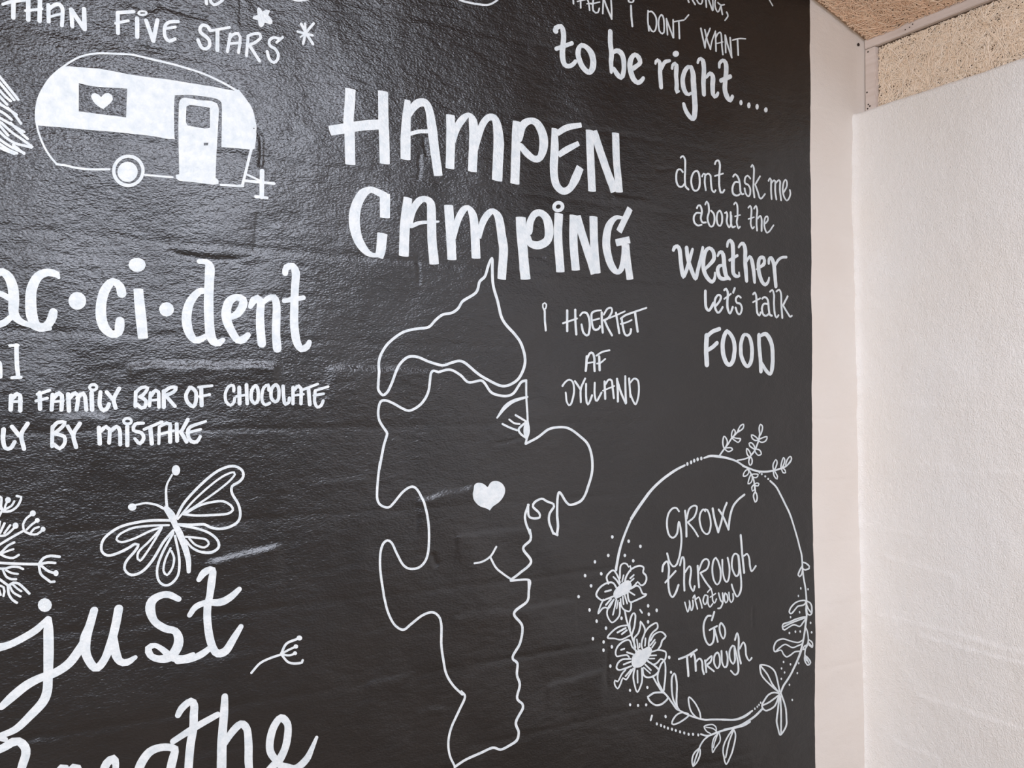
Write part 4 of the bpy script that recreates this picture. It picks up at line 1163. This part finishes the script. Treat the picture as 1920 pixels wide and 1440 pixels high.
P14011,8745 13999,8711 13971,8699 13943,8717 13931,8755 13943,8789 13971,8801 13999,8782
#dot||0|
P14242,8417 14230,8382 14201,8371 14173,8389 14161,8427 14173,8462 14202,8473 14230,8455
#dot||0|
P14556,8186 14543,8151 14514,8140 14485,8158 14473,8196 14486,8231 14515,8242 14544,8224
#dot||0|
P15094,8387 15082,8352 15052,8341 15023,8359 15011,8398 15023,8433 15053,8445 15082,8426
#dot||0|
P14114,7957 14102,7923 14074,7912 14045,7931 14034,7968 14046,8003 14074,8014 14103,7995
#dot||0|
P14484,7817 14472,7783 14443,7772 14414,7791 14402,7828 14414,7863 14443,7874 14472,7855
#dot||0|
P14759,7646 14747,7611 14717,7600 14688,7620 14676,7658 14688,7692 14718,7704 14747,7684
#dot||0|
P14472,7598 14460,7564 14431,7553 14402,7572 14391,7610 14403,7644 14431,7655 14460,7636
#dot||0|
P14715,7125 14702,7090 14673,7079 14644,7099 14632,7137 14644,7171 14673,7182 14703,7163
#dot||0|
P16031,8620 16019,8584 15988,8572 15957,8591 15944,8630 15957,8666 15988,8678 16019,8659
#dot||0|
P16336,8459 16323,8423 16292,8411 16261,8430 16248,8470 16261,8506 16292,8518 16324,8498
#dot||0|
P16049,8384 16036,8348 16005,8336 15974,8356 15962,8395 15974,8430 16005,8442 16036,8423
#dot||0|
P16018,8176 16005,8140 15975,8128 15944,8148 15931,8187 15944,8222 15975,8234 16006,8215
#dot||0|
P16798,7060 16784,7024 16752,7013 16721,7033 16708,7073 16721,7109 16753,7120 16785,7100
#dot||0|
S15698,8546,51 15767,8460,51
#dot||0|
P16793,7057 16781,7028 16753,7019 16724,7036 16712,7069 16724,7099 16753,7107 16782,7090
#dot||0|
P16853,6629 16841,6600 16812,6591 16783,6609 16772,6642 16784,6671 16813,6680 16841,6662
#dot||0|
P15991,6338 15980,6309 15952,6301 15924,6318 15912,6351 15924,6380 15952,6388 15980,6371
#dot||0|
P15384,6355 15372,6326 15345,6318 15318,6335 15306,6367 15318,6396 15345,6404 15372,6387
#dot||0|
P15377,5960 15365,5931 15338,5924 15311,5941 15300,5973 15311,6001 15338,6009 15366,5992
#dot||0|
P15652,5894 15641,5866 15613,5858 15586,5875 15574,5908 15586,5936 15613,5944 15641,5927
#dot||0|
P15935,5865 15923,5836 15895,5828 15867,5845 15856,5878 15867,5907 15895,5915 15923,5897
#dot||0|
P16623,5422 16611,5393 16583,5385 16554,5403 16542,5436 16554,5465 16583,5473 16611,5455
#dot||0|
P15931,5864 15920,5835 15895,5826 15870,5843 15860,5876 15870,5905 15895,5913 15920,5896
#dot||0|
P16621,5416 16610,5386 16585,5378 16559,5396 16548,5428 16559,5458 16585,5466 16611,5449
#dot||0|
P16302,5269 16292,5240 16266,5232 16241,5249 16231,5282 16241,5311 16267,5319 16292,5302
#dot||0|
P16451,5200 16440,5171 16414,5163 16389,5180 16378,5213 16389,5242 16415,5250 16440,5233
#dot||0|
P16576,5136 16565,5107 16539,5099 16514,5117 16503,5150 16514,5179 16539,5187 16565,5169
#dot||0|
P16705,5075 16694,5046 16669,5037 16643,5055 16632,5088 16643,5117 16669,5125 16695,5108
#dot||0|
P16852,5019 16841,4990 16815,4982 16789,5000 16778,5033 16789,5062 16815,5070 16841,5053
#dot||0|
P16987,4960 16976,4930 16950,4922 16924,4940 16913,4973 16924,5003 16950,5011 16976,4993
#dot||0|
P17143,4891 17132,4862 17106,4854 17080,4872 17069,4905 17080,4934 17106,4942 17133,4925
#dot||0|
P17297,4832 17286,4803 17259,4795 17233,4813 17222,4846 17233,4876 17260,4884 17286,4866
#dot||0|
P17459,4767 17448,4738 17421,4729 17395,4747 17384,4781 17395,4811 17422,4819 17448,4801
#dot||0|
P17623,4736 17612,4707 17585,4699 17558,4717 17547,4751 17558,4780 17585,4788 17612,4770
#dot||0|
P17813,4685 17802,4655 17775,4647 17748,4665 17737,4699 17748,4729 17775,4737 17802,4719
#dot||0|
S16092,5533,61 16048,5424,61
#dot||0|
P21283,6287 21274,6262 21251,6255 21229,6269 21220,6297 21229,6321 21252,6329 21274,6315
#dot||0|
P21580,6171 21570,6146 21547,6139 21525,6153 21516,6181 21525,6206 21548,6213 21571,6199
#dot||0|
P21201,6098 21192,6073 21169,6065 21147,6080 21138,6107 21147,6132 21170,6139 21192,6125
#dot||0|
P21334,5952 21324,5927 21301,5920 21279,5934 21270,5962 21279,5986 21302,5994 21324,5979
#dot||0|
P21202,5774 21193,5750 21170,5742 21148,5757 21139,5784 21148,5809 21171,5816 21193,5802
#dot||0|
P21541,5541 21531,5516 21508,5509 21486,5524 21476,5552 21486,5576 21509,5584 21531,5569
#dot||0|
P21890,5848 21880,5823 21857,5816 21834,5830 21825,5858 21835,5883 21858,5890 21881,5876
#dot||0|
P21942,6153 21933,6128 21910,6120 21887,6135 21877,6163 21887,6188 21910,6195 21933,6181
#dot||0|
P21663,5049 21654,5024 21631,5017 21608,5032 21599,5060 21609,5084 21631,5092 21654,5077
#dot||0|
P20314,5188 20305,5164 20284,5157 20262,5171 20253,5199 20262,5223 20284,5230 20306,5216
#dot||0|
P20239,5136 20230,5112 20208,5105 20186,5120 20177,5147 20187,5171 20208,5178 20230,5164
#dot||0|
P20163,5095 20154,5071 20133,5064 20111,5078 20102,5105 20111,5129 20133,5136 20154,5122
#dot||0|
P20058,5057 20049,5033 20027,5026 20006,5040 19997,5067 20006,5091 20027,5098 20049,5084
#dot||0|
P22043,8485 22034,8458 22013,8449 21992,8463 21984,8491 21993,8518 22014,8527 22035,8514
#dot||0|
P22373,8422 22364,8395 22342,8386 22321,8400 22313,8428 22322,8455 22343,8465 22364,8451
#dot||0|
P21933,8260 21924,8233 21903,8224 21882,8238 21874,8266 21882,8293 21903,8302 21924,8288
#dot||0|
P21981,7744 21972,7718 21951,7709 21930,7723 21921,7751 21930,7778 21951,7787 21972,7773
#dot||0|
P21575,7642 21566,7615 21545,7607 21525,7621 21516,7649 21525,7675 21546,7684 21566,7670
#dot||0|
P21521,7155 21510,7129 21486,7120 21462,7135 21452,7164 21462,7190 21487,7198 21511,7184
#dot||0|
P21783,7165 21773,7138 21748,7130 21724,7145 21714,7174 21724,7200 21749,7208 21773,7194
#dot||0|
P21992,7142 21982,7116 21957,7108 21933,7122 21923,7151 21933,7178 21958,7186 21982,7171
#dot||0|
P22463,7354 22452,7327 22427,7319 22402,7334 22392,7363 22403,7390 22428,7398 22453,7383
#dot||0|
P22507,7051 22497,7024 22471,7016 22446,7031 22436,7060 22447,7087 22472,7095 22497,7080
#twig||0|
S18660,12766,50 18860,12968,50 19007,13103,51 19169,13279,50 19332,13395,49 19468,13503,49
#leaf||0|
S18860,12978,50 18794,13148,51 18848,13336,43 18955,13244,48 18981,13124,51 18873,12987,48
#leaf||0|
S18900,12987,39 19114,12991,39 19194,12938,52 19087,12882,40 18980,12885,39 18887,12947,42
#leaf||0|
S19169,13279,52 19170,13439,51 19251,13537,39 19318,13456,52 19277,13356,49 19196,13278,46
#leaf||0|
S19196,13288,39 19385,13264,39 19535,13240,50 19439,13142,40 19304,13196,41 19196,13268,43
#leaf||0|
S19413,13464,49 19523,13633,46 19660,13681,42 19646,13570,49 19522,13492,43 19413,13454,41
#twig||0|
S19382,12602,43 19627,12624,43 19875,12676,46 19986,12753,51 20126,12891,54 20210,13051,57 20267,13193,58 20310,13355,59
#leaf||0|
S19916,12674,45 19793,12779,50 19780,12942,49 19876,12878,47 19958,12734,53 19916,12664,51
#leaf||0|
S19916,12674,52 19860,12535,53 19915,12431,40 19998,12489,52 19999,12611,52 19930,12674,45
#leaf||0|
S20112,12912,42 19904,13019,45 19877,13101,48 19988,13108,41 20085,13014,49 20120,12911,52
#leaf||0|
S20126,12911,39 20307,12886,43 20391,12761,54 20265,12724,40 20153,12809,47 20112,12891,51
#leaf||0|
S20239,13214,45 20100,13319,42 19975,13352,47 20016,13239,46 20155,13175,40 20239,13193,41
#leaf||0|
S20267,13193,42 20408,13251,41 20620,13287,43 20577,13165,47 20407,13118,40 20281,13172,42
#leaf||0|
S20324,13355,54 20283,13560,54 20340,13671,41 20424,13598,54 20395,13455,53 20324,13344,51
#twig||0|
S19599,12423,44 19818,12334,47 19955,12166,53 20065,11979,56 20119,11733,58 20133,11610,58
#leaf||0|
S19818,12314,40 19680,12239,43 19625,12120,43 19762,12124,38 19859,12211,48 19818,12304,46
#leaf||0|
S19955,12146,46 19871,12029,47 19829,11879,44 19954,11903,42 20010,12022,49 19969,12136,47
#leaf||0|
S19983,12145,36 20122,12159,36 20261,12133,44 20205,12054,39 20066,12060,36 19988,12125,40
#leaf||0|
S20092,11836,43 19994,11760,48 20008,11647,41 20091,11673,44 20134,11773,49 20098,11825,44
#leaf||0|
S20106,11835,40 20204,11881,36 20302,11846,45 20259,11787,38 20148,11803,36 20106,11825,38
#leaf||0|
S20133,11610,51 20049,11493,54 20117,11307,45 20187,11364,53 20202,11485,53 20141,11600,50
#leaf||0|
S20914,12270,50 20900,12415,50 21016,12565,39 21073,12470,51 21000,12308,47 20914,12249,42
#leaf||0|
S20914,12249,50 20941,12062,47 21070,11954,36 21085,12036,49 20999,12163,45 20928,12238,43
#leaf||0|
S21231,12299,51 21261,12463,50 21335,12616,42 21393,12542,51 21348,12398,49 21246,12277,47
#leaf||0|
S21246,12288,48 21317,12150,41 21434,12145,42 21420,12208,45 21318,12295,42
#leaf||0|
S21435,12374,51 21495,12538,48 21628,12648,38 21686,12573,52 21612,12451,45 21450,12363,41
#leaf||0|
S22154,9288,47 22274,9249,49 22434,9136,57 22424,9066,55 22233,9043,47 22153,9078,48
#leaf||0|
S22114,9180,58 21994,9052,60 21913,8920,63 21972,8858,45 22072,8918,60 22123,9053,63
#leaf||0|
S22226,8076,44 21987,8103,45 21750,8061,50 21553,7931,58 21504,7812,61 21572,7749,44 21689,7804,55 21848,7938,53 21966,7952,46 22145,7960,50 22226,8048,60
#leaf||0|
S22246,8074,45 22426,7983,50 22506,7834,62 22484,7653,64 22403,7607,44 22283,7677,54 22244,7836,61
S22285,7901,54 22384,7763,53 22484,7653,52
#leaf||0|
S22220,7570,44 21800,7560,45 21488,7500,46 21215,7462,53 21214,7316,55 21282,7283,46 21660,7393,44 21938,7309,44 22078,7402,57 22220,7557,59
S21248,7385,46 21626,7471,46 22185,7549,46
#leaf||0|
S22075,6861,47 21865,6815,43 21519,6911,42 21212,7013,43 20941,6965,52 20839,6786,60 20888,6659,42 21074,6754,49 21313,6830,42 21621,6690,42 21864,6717,46 22039,6743,46
#leaf||0|
S20905,6657,44 21142,6672,42 21243,6536,47 21379,6432,42 21551,6468,49 21724,6541,46 21967,6531,44
#twig||0|
S22200,7239,49 22287,7079,53 22321,6778,57 22213,6595,57 22177,6379,55 22246,6196,51
#leaf||0|
S22321,6852,41 22498,6729,47 22515,6578,46 22355,6675,44 22314,6779,51
S22328,6753,44 22515,6578,44
#leaf||0|
S22285,6684,43 22143,6654,49 22090,6563,44 22213,6583,48 22285,6672,54
#leaf||0|
S22194,6351,63 22176,6206,57 22315,6037,43 22440,6093,64 22352,6230,49 22212,6337,46
S22212,6324,53 22351,6106,53
#leaf||0|
S21058,5386,49 20788,5594,49 20450,5892,51 20311,6076,58 20271,6325,65 20341,6334,46 20622,6252,46 20848,6095,52 20961,5894,60 21045,5594,62 21087,5402,63
S20284,6323,51 20592,5992,53 20788,5676,54 21044,5389,52
#leaf||0|
S21073,5343,46 20844,5411,47 20616,5377,55 20447,5243,62 20334,5100,65 20417,4964,49 20557,4909,49 20870,4988,60 21043,5245,66
S20347,5098,50 20643,5149,53 21072,5302,55
#leaf||0|
S21072,5261,67 21012,4882,67 20953,4523,65 21009,4288,60 21108,4065,48 21355,4287,68 21371,4551,66 21330,4888,62 21159,5308,60
S21115,5254,65 21141,4757,66 21137,4080,66
#leaf||0|
#leaf||0|
S17432,5328,41 17203,5432,41 16997,5404,49 16853,5288,54 16812,5185,52 16873,5150,42 17120,5176,47 17432,5312,49
#leaf||0|
S17875,5169,53 17833,5354,50 17664,5640,46 17465,5825,45 17454,5612,53 17537,5389,47 17705,5215,43 17790,5168,42
#leaf||0|
S17080,5517,54 16998,5658,59 16999,5927,62 17020,6225,61 16980,6485,59 16929,6588,49 16836,6475,63 16825,6193,61 16855,5919,58 16957,5696,53 17080,5533,52
#leaf||0|
S16672,5934,53 16530,6099,49 16349,6144,49 16169,6158,52 16010,6107,55 15951,6085,61 16030,5948,51 16188,5828,48 16308,5791,50 16489,5808,57 16672,5934,61
#stem||0|
S16330,6367,57 16410,6213,53 16530,6115,51 16692,5946,53 16834,5765,54 16977,5582,52 17121,5494,49 17286,5401,49
#leaf||0|
S16510,6149,50 16350,6426,52 16331,6617,57 16371,6736,58 16472,6925,57 16574,6988,45 16614,6825,56 16603,6543,58 16551,6268,58 16510,6149,59
#leaf||0|
S18453,4676,46 18454,4790,39 18324,4895,33 18130,4914,35 18001,4889,46 18086,4744,36 18236,4651,34
S18065,4861,33 18302,4793,33 18453,4692,34
#leaf||0|
S18518,4599,43 18366,4497,46 18300,4331,47 18310,4086,38 18407,4180,45 18582,4342,47 18605,4468,45 18562,4607,43
S18496,4570,47 18387,4379,47 18343,4225,47
#leaf||0|
S19091,4607,53 18913,4459,54 18757,4243,56 18712,4056,54 18756,3867,50 18843,3637,43 19043,3892,57 19178,4245,57 19202,4455,54 19136,4599,49
S19113,4587,56 18934,4242,56 18821,3838,56
#leaf||0|
S17807,4297,45 17617,4190,49 17542,3997,49 17584,3829,35 17721,3913,49 17828,4100,50 17839,4259,47 17807,4297,39
S17786,4253,50 17679,4049,50 17584,3829,50
#flower_head|upper flower of the wreath|0|
#petal||1|
S15005,9381,53 14929,9557,51 14778,9740,45 14609,9665,53 14543,9565,56 14608,9392,53
S14778,9557,48 14891,9454,49 14986,9322,50
#petal||1|
S15005,9504,54 15006,9687,54 15044,9852,53 15140,9897,44 15255,9863,44 15313,9780,43 15371,9806,45 15390,9727,54 15370,9667,55
S15130,9568,48 15082,9404,48
#petal||1|
S15158,9350,58 15235,9542,57 15409,9710,52 15682,9777,47 15839,9715,53 15819,9577,56 15917,9490,54 15937,9363,60 15857,9247,54 15739,9228,46 15622,9333,46 15525,9250,53 15389,9188,51
S15486,9540,50 15360,9460,50
S15486,9440,46 15331,9348,46
#petal||1|
S15389,9172,49 15583,9229,47 15700,9170,50 15798,8989,49 15935,8958,52 15856,8905,50 15426,8798,48 15330,8824,49 15282,8953,56 15273,9077,57
S15311,9103,44 15514,8981,44
#petal||1|
S14891,9240,53 14778,9389,49 14627,9420,49 14440,9379,52 14292,9289,57 14199,9148,59 14254,9052,50 14402,8960,47 14589,8984,50 14777,9024,51
S14496,9184,49 14702,9207,50
#flower_centre||1|
P15196,9408 15312,9411 15389,9326 15408,9232 15350,9130 15253,9048 15119,9017 15004,8984 14852,8940 14786,9038 14796,9144 14891,9240 15024,9333
#petal||1|
S14440,8974,49 14346,8834,50 14254,8619,44 14402,8737,45 14514,8754,40 14607,8713,43 14701,8808,49 14777,8921,50
S14701,8960,50 14523,8821,50
#petal||1|
S14796,8934,51 14664,8812,52 14570,8671,54 14569,8520,49 14719,8320,42 14927,8416,51 14994,8530,54 14994,8820,54
S14881,8924,51 14814,8688,51 14757,8528,51
S14938,8887,37 14890,8679,37
#petal||1|
S15023,8924,53 15042,8753,50 15137,8620,44 15329,8551,45 15387,8652,55 15388,8775,54
S15100,8976,50 15128,8774,50
S15167,9015,48 15253,8775,48
#stem||0|
S15166,8586,55 15232,8301,55 15328,8044,54 15424,7816,54 15540,7522,54
#leaf||0|
S15270,8174,44 15002,8177,45 14775,8100,49 14568,7930,51 14812,7867,42 15059,7803,44 15366,7885,47
#leaf_vein||0|
S15193,8107,53 14907,8022,52
S15232,8041,52 15059,7956,52
#leaf||0|
S15347,8041,54 15328,8228,55 15406,8434,55 15484,8486,43 15532,8403,54 15502,8144,56 15405,7880,56
#flower_head|lower flower of the wreath|0|
#petal||1|
S15636,7370,45 15423,7554,46 15366,7700,48 15289,7765,43 15097,7737,47 14925,7638,52 14849,7497,54 14887,7370,43 15058,7360,43 15249,7348,42 15326,7276,45
S15039,7523,48 15154,7538,48
S15249,7425,50 15481,7330,50
#petal||1|
S15559,7396,52 15501,7590,53 15501,7774,56 15638,7911,56 15707,8119,56 15707,8227,44 15854,8022,52 15853,7851,57 15774,7691,56 15754,7524,54 15813,7407,50
S15589,7732,47 15637,7447,47
S15686,7610,41 15686,7502,41
#petal||1|
S15854,7882,54 15972,8007,52 16131,8080,48 16291,8107,44 16321,7962,57 16170,7872,53 16071,7760,56 16011,7613,57 16010,7457,56
S15892,7722,49 15872,7523,49
#petal||1|
S16070,7636,55 16210,7789,51 16451,7836,43 16623,7687,56 16491,7579,57 16450,7459,57 16349,7347,56
S16220,7639,51 16070,7511,50
S16249,7565,48 16129,7440,48
#petal||1|
S16129,7316,45 16369,7329,44 16631,7229,49 16590,7014,55 16449,7066,47 16328,6974,50 16168,6951,43 15970,7089,44
S16049,7218,41 16288,7191,41
S16029,7135,38 16228,7106,38
#petal||1|
S15384,7221,46 15096,7248,48 14943,7179,56 14886,7050,55 14981,6975,45 15191,6989,48 15403,7019,48
S15134,7105,48 15384,7144,49
#flower_centre||1|
P15598,7391 15695,7447 15774,7412 15892,7458 16030,7485 16119,7395 16109,7272 16009,7146 15891,7023 15753,6951 15577,6946 15441,7013 15413,7156 15461,7302
#petal||1|
S15468,6941,51 15313,6765,51 15217,6673,43 15102,6737,46 15026,6596,51 14921,6476,40 14817,6614,46 14827,6719,46 14931,6672,47 15064,6849,50 15198,6951,49
S15391,6922,52 15198,6775,52
#petal||1|
S15526,6948,56 15468,6756,55 15487,6553,52 15593,6274,42 15740,6467,57 15779,6646,56 15770,6896,55
S15614,6857,51 15613,6533,51
#petal||1|
S15800,6891,57 15838,6699,51 15996,6613,46 16235,6638,53 16375,6757,58 16176,6944,47 15978,7066,46
S15898,6985,48 16096,6800,48
S15839,6916,39 16066,6719,39
#stem||0|
S16175,6585,52 16334,6325,51 16454,6181,50
@script_lettering|thin white lettering reading GROW through what you Go Through inside the wreath|lettering
#letter||0|
S17117,11213,57 17018,11315,51 16869,11305,56 16722,11162,64 16672,10918,65 16708,10650,62 16793,10510,54 16916,10472,54 17040,10586,65 17103,10907,62 17165,10730,65 17201,10344,66 17137,9927,66 17037,9688,63 16913,9642,50 16778,9788,59 16681,10034,61
#letter||0|
S17341,11209,70 17378,10927,70 17384,10474,71
S17403,10983,62 17492,11247,59 17670,11343,49 17785,11307,58 17771,11172,62 17669,11004,57 17441,10874,54
S17441,10874,53 17642,10676,54 17819,10440,56
#letter||0|
S18105,11150,53 18028,11214,51 17912,11085,62 17885,10892,62 17974,10613,58 18128,10484,48 18245,10515,61 18310,10725,64 18285,10962,62 18183,11185,55 18053,11202,48
#letter||0|
S18391,11211,76 18468,10872,76 18597,10508,75
S18597,10508,69 18731,10814,69 18825,11124,69 18946,11345,68
S18627,11167,65 18784,10969,68 19008,10556,69
S19008,10556,76 19077,10949,75 19213,11240,72 19430,11427,66 19676,11554,64
#letter||0|
S16509,9548,69 16546,9714,67 16693,9805,55 16753,9581,69 16727,9261,69 16763,8934,66 16873,8770,53 17009,8888,68 17109,9088,70
S16617,9215,59 16999,9500,60
#letter||0|
S17161,9657,66 17236,9880,62 17311,9816,64 17322,9488,66 17321,9200,66 17333,8911,66
S17360,9446,62 17511,9595,52 17574,9464,66 17535,9082,65 17660,8856,52 17712,8986,68
#letter||0|
S17816,9576,67 17840,9244,67 17877,8949,66
S17854,9437,62 17996,9696,60 18151,9750,48 18241,9654,63 18175,9464,59 17917,9363,53
S17917,9363,55 18122,9079,55 18341,8841,54
#letter||0|
S18567,9683,57 18515,9756,50 18410,9658,64 18370,9387,64 18434,9106,59 18564,8955,48 18683,9061,65 18697,9355,64 18593,9661,61
#letter||0|
S18765,9665,65 18777,9348,64 18855,9083,59 18961,8993,52 19042,9124,67 19056,9420,65 18978,9705,63
#letter||0|
S19395,9748,50 19260,9800,54 19165,9669,67 19164,9390,64 19310,9137,54 19419,9166,66 19447,9383,67 19395,9748,66
S19422,9726,66 19487,9319,66 19540,8874,67 19498,8638,67 19361,8513,49 19227,8707,59 19148,8894,61
#letter||0|
S19506,10339,76 19558,9874,76 19650,9203,76
S19639,9706,54 19777,9755,51 19858,9606,65 19885,9382,66 19953,9214,50 20120,9360,62
#letter||0|
S17331,8565,50 17431,8285,40 17520,8486,54
S17520,8486,53 17508,8603,51 17570,8307,45 17646,8433,54 17634,8589,53
#letter||0|
S17647,8664,51 17711,8735,46 17735,8558,52 17811,8326,51
S17761,8613,46 17863,8660,42 17939,8496,50 17990,8334,51
#letter||0|
S18198,8661,41 18094,8692,49 18029,8544,54 18093,8420,41 18171,8469,55 18211,8660,42 18223,8444,52 18300,8318,41 18404,8403,51
#letter||0|
S18198,8769,45 18315,8844,37 18380,8720,48 18405,8501,48 18483,8414,40 18549,8524,50
S18301,8611,39 18510,8696,39
#letter||0|
S18629,8693,52 18720,8466,50 18799,8398,45
S18787,8675,55 18812,8436,57 18719,8249,53 18613,8242,43
#letter||0|
S18893,8664,52 18852,8530,51 18918,8374,39 18998,8454,52 18959,8617,47 18893,8664,40
#letter||0|
S19039,8668,51 19065,8466,49 19132,8360,38 19213,8450,53 19200,8610,52
#letter||0|
S18469,8151,65 18376,7927,65
S18338,8059,52 18195,8057,61 18078,7896,69 18051,7646,67 18115,7385,62 18243,7221,51 18386,7251,66 18452,7418,70 18466,7651,69
S18284,7645,52 18585,7724,53
S18479,7649,61 18596,7261,61
#letter||0|
S18730,7785,66 18676,7663,65 18715,7462,60 18820,7319,48 18900,7437,66 18875,7638,60 18743,7793,54
#letter||0|
S17101,6968,57 17426,7017,59 17781,7140,61
S17413,6980,74 17449,6438,74
#letter||0|
S17564,6978,69 17653,7061,55 17716,6879,70 17727,6549,71
S17741,6798,60 17881,6874,51 17971,6764,64 17983,6549,66 18033,6405,63
#letter||0|
S18086,6786,67 18124,6450,67
S18112,6763,57 18346,6885,47 18293,6717,64 18163,6638,58 18422,6424,50
#letter||0|
S18581,6949,58 18450,6870,65 18436,6656,61 18553,6492,47 18658,6584,66 18659,6800,62 18581,6949,58
#letter||0|
S18739,6966,65 18751,6649,62 18843,6478,49 18949,6521,67 18977,6754,65 18938,6918,63
#letter||0|
S19273,7030,48 19192,7061,58 19071,6919,67 19070,6682,62 19190,6525,48 19271,6632,67 19273,7030,49 19379,6577,65 19377,6278,68 19242,6200,48 19082,6343,52
#letter||0|
S19301,7225,72 19383,7413,53 19450,7225,71 19434,6828,71 19500,6499,69
S19489,6940,65 19626,7101,52 19707,6970,64 19733,6685,63 19842,6529,49 19939,6595,62""")
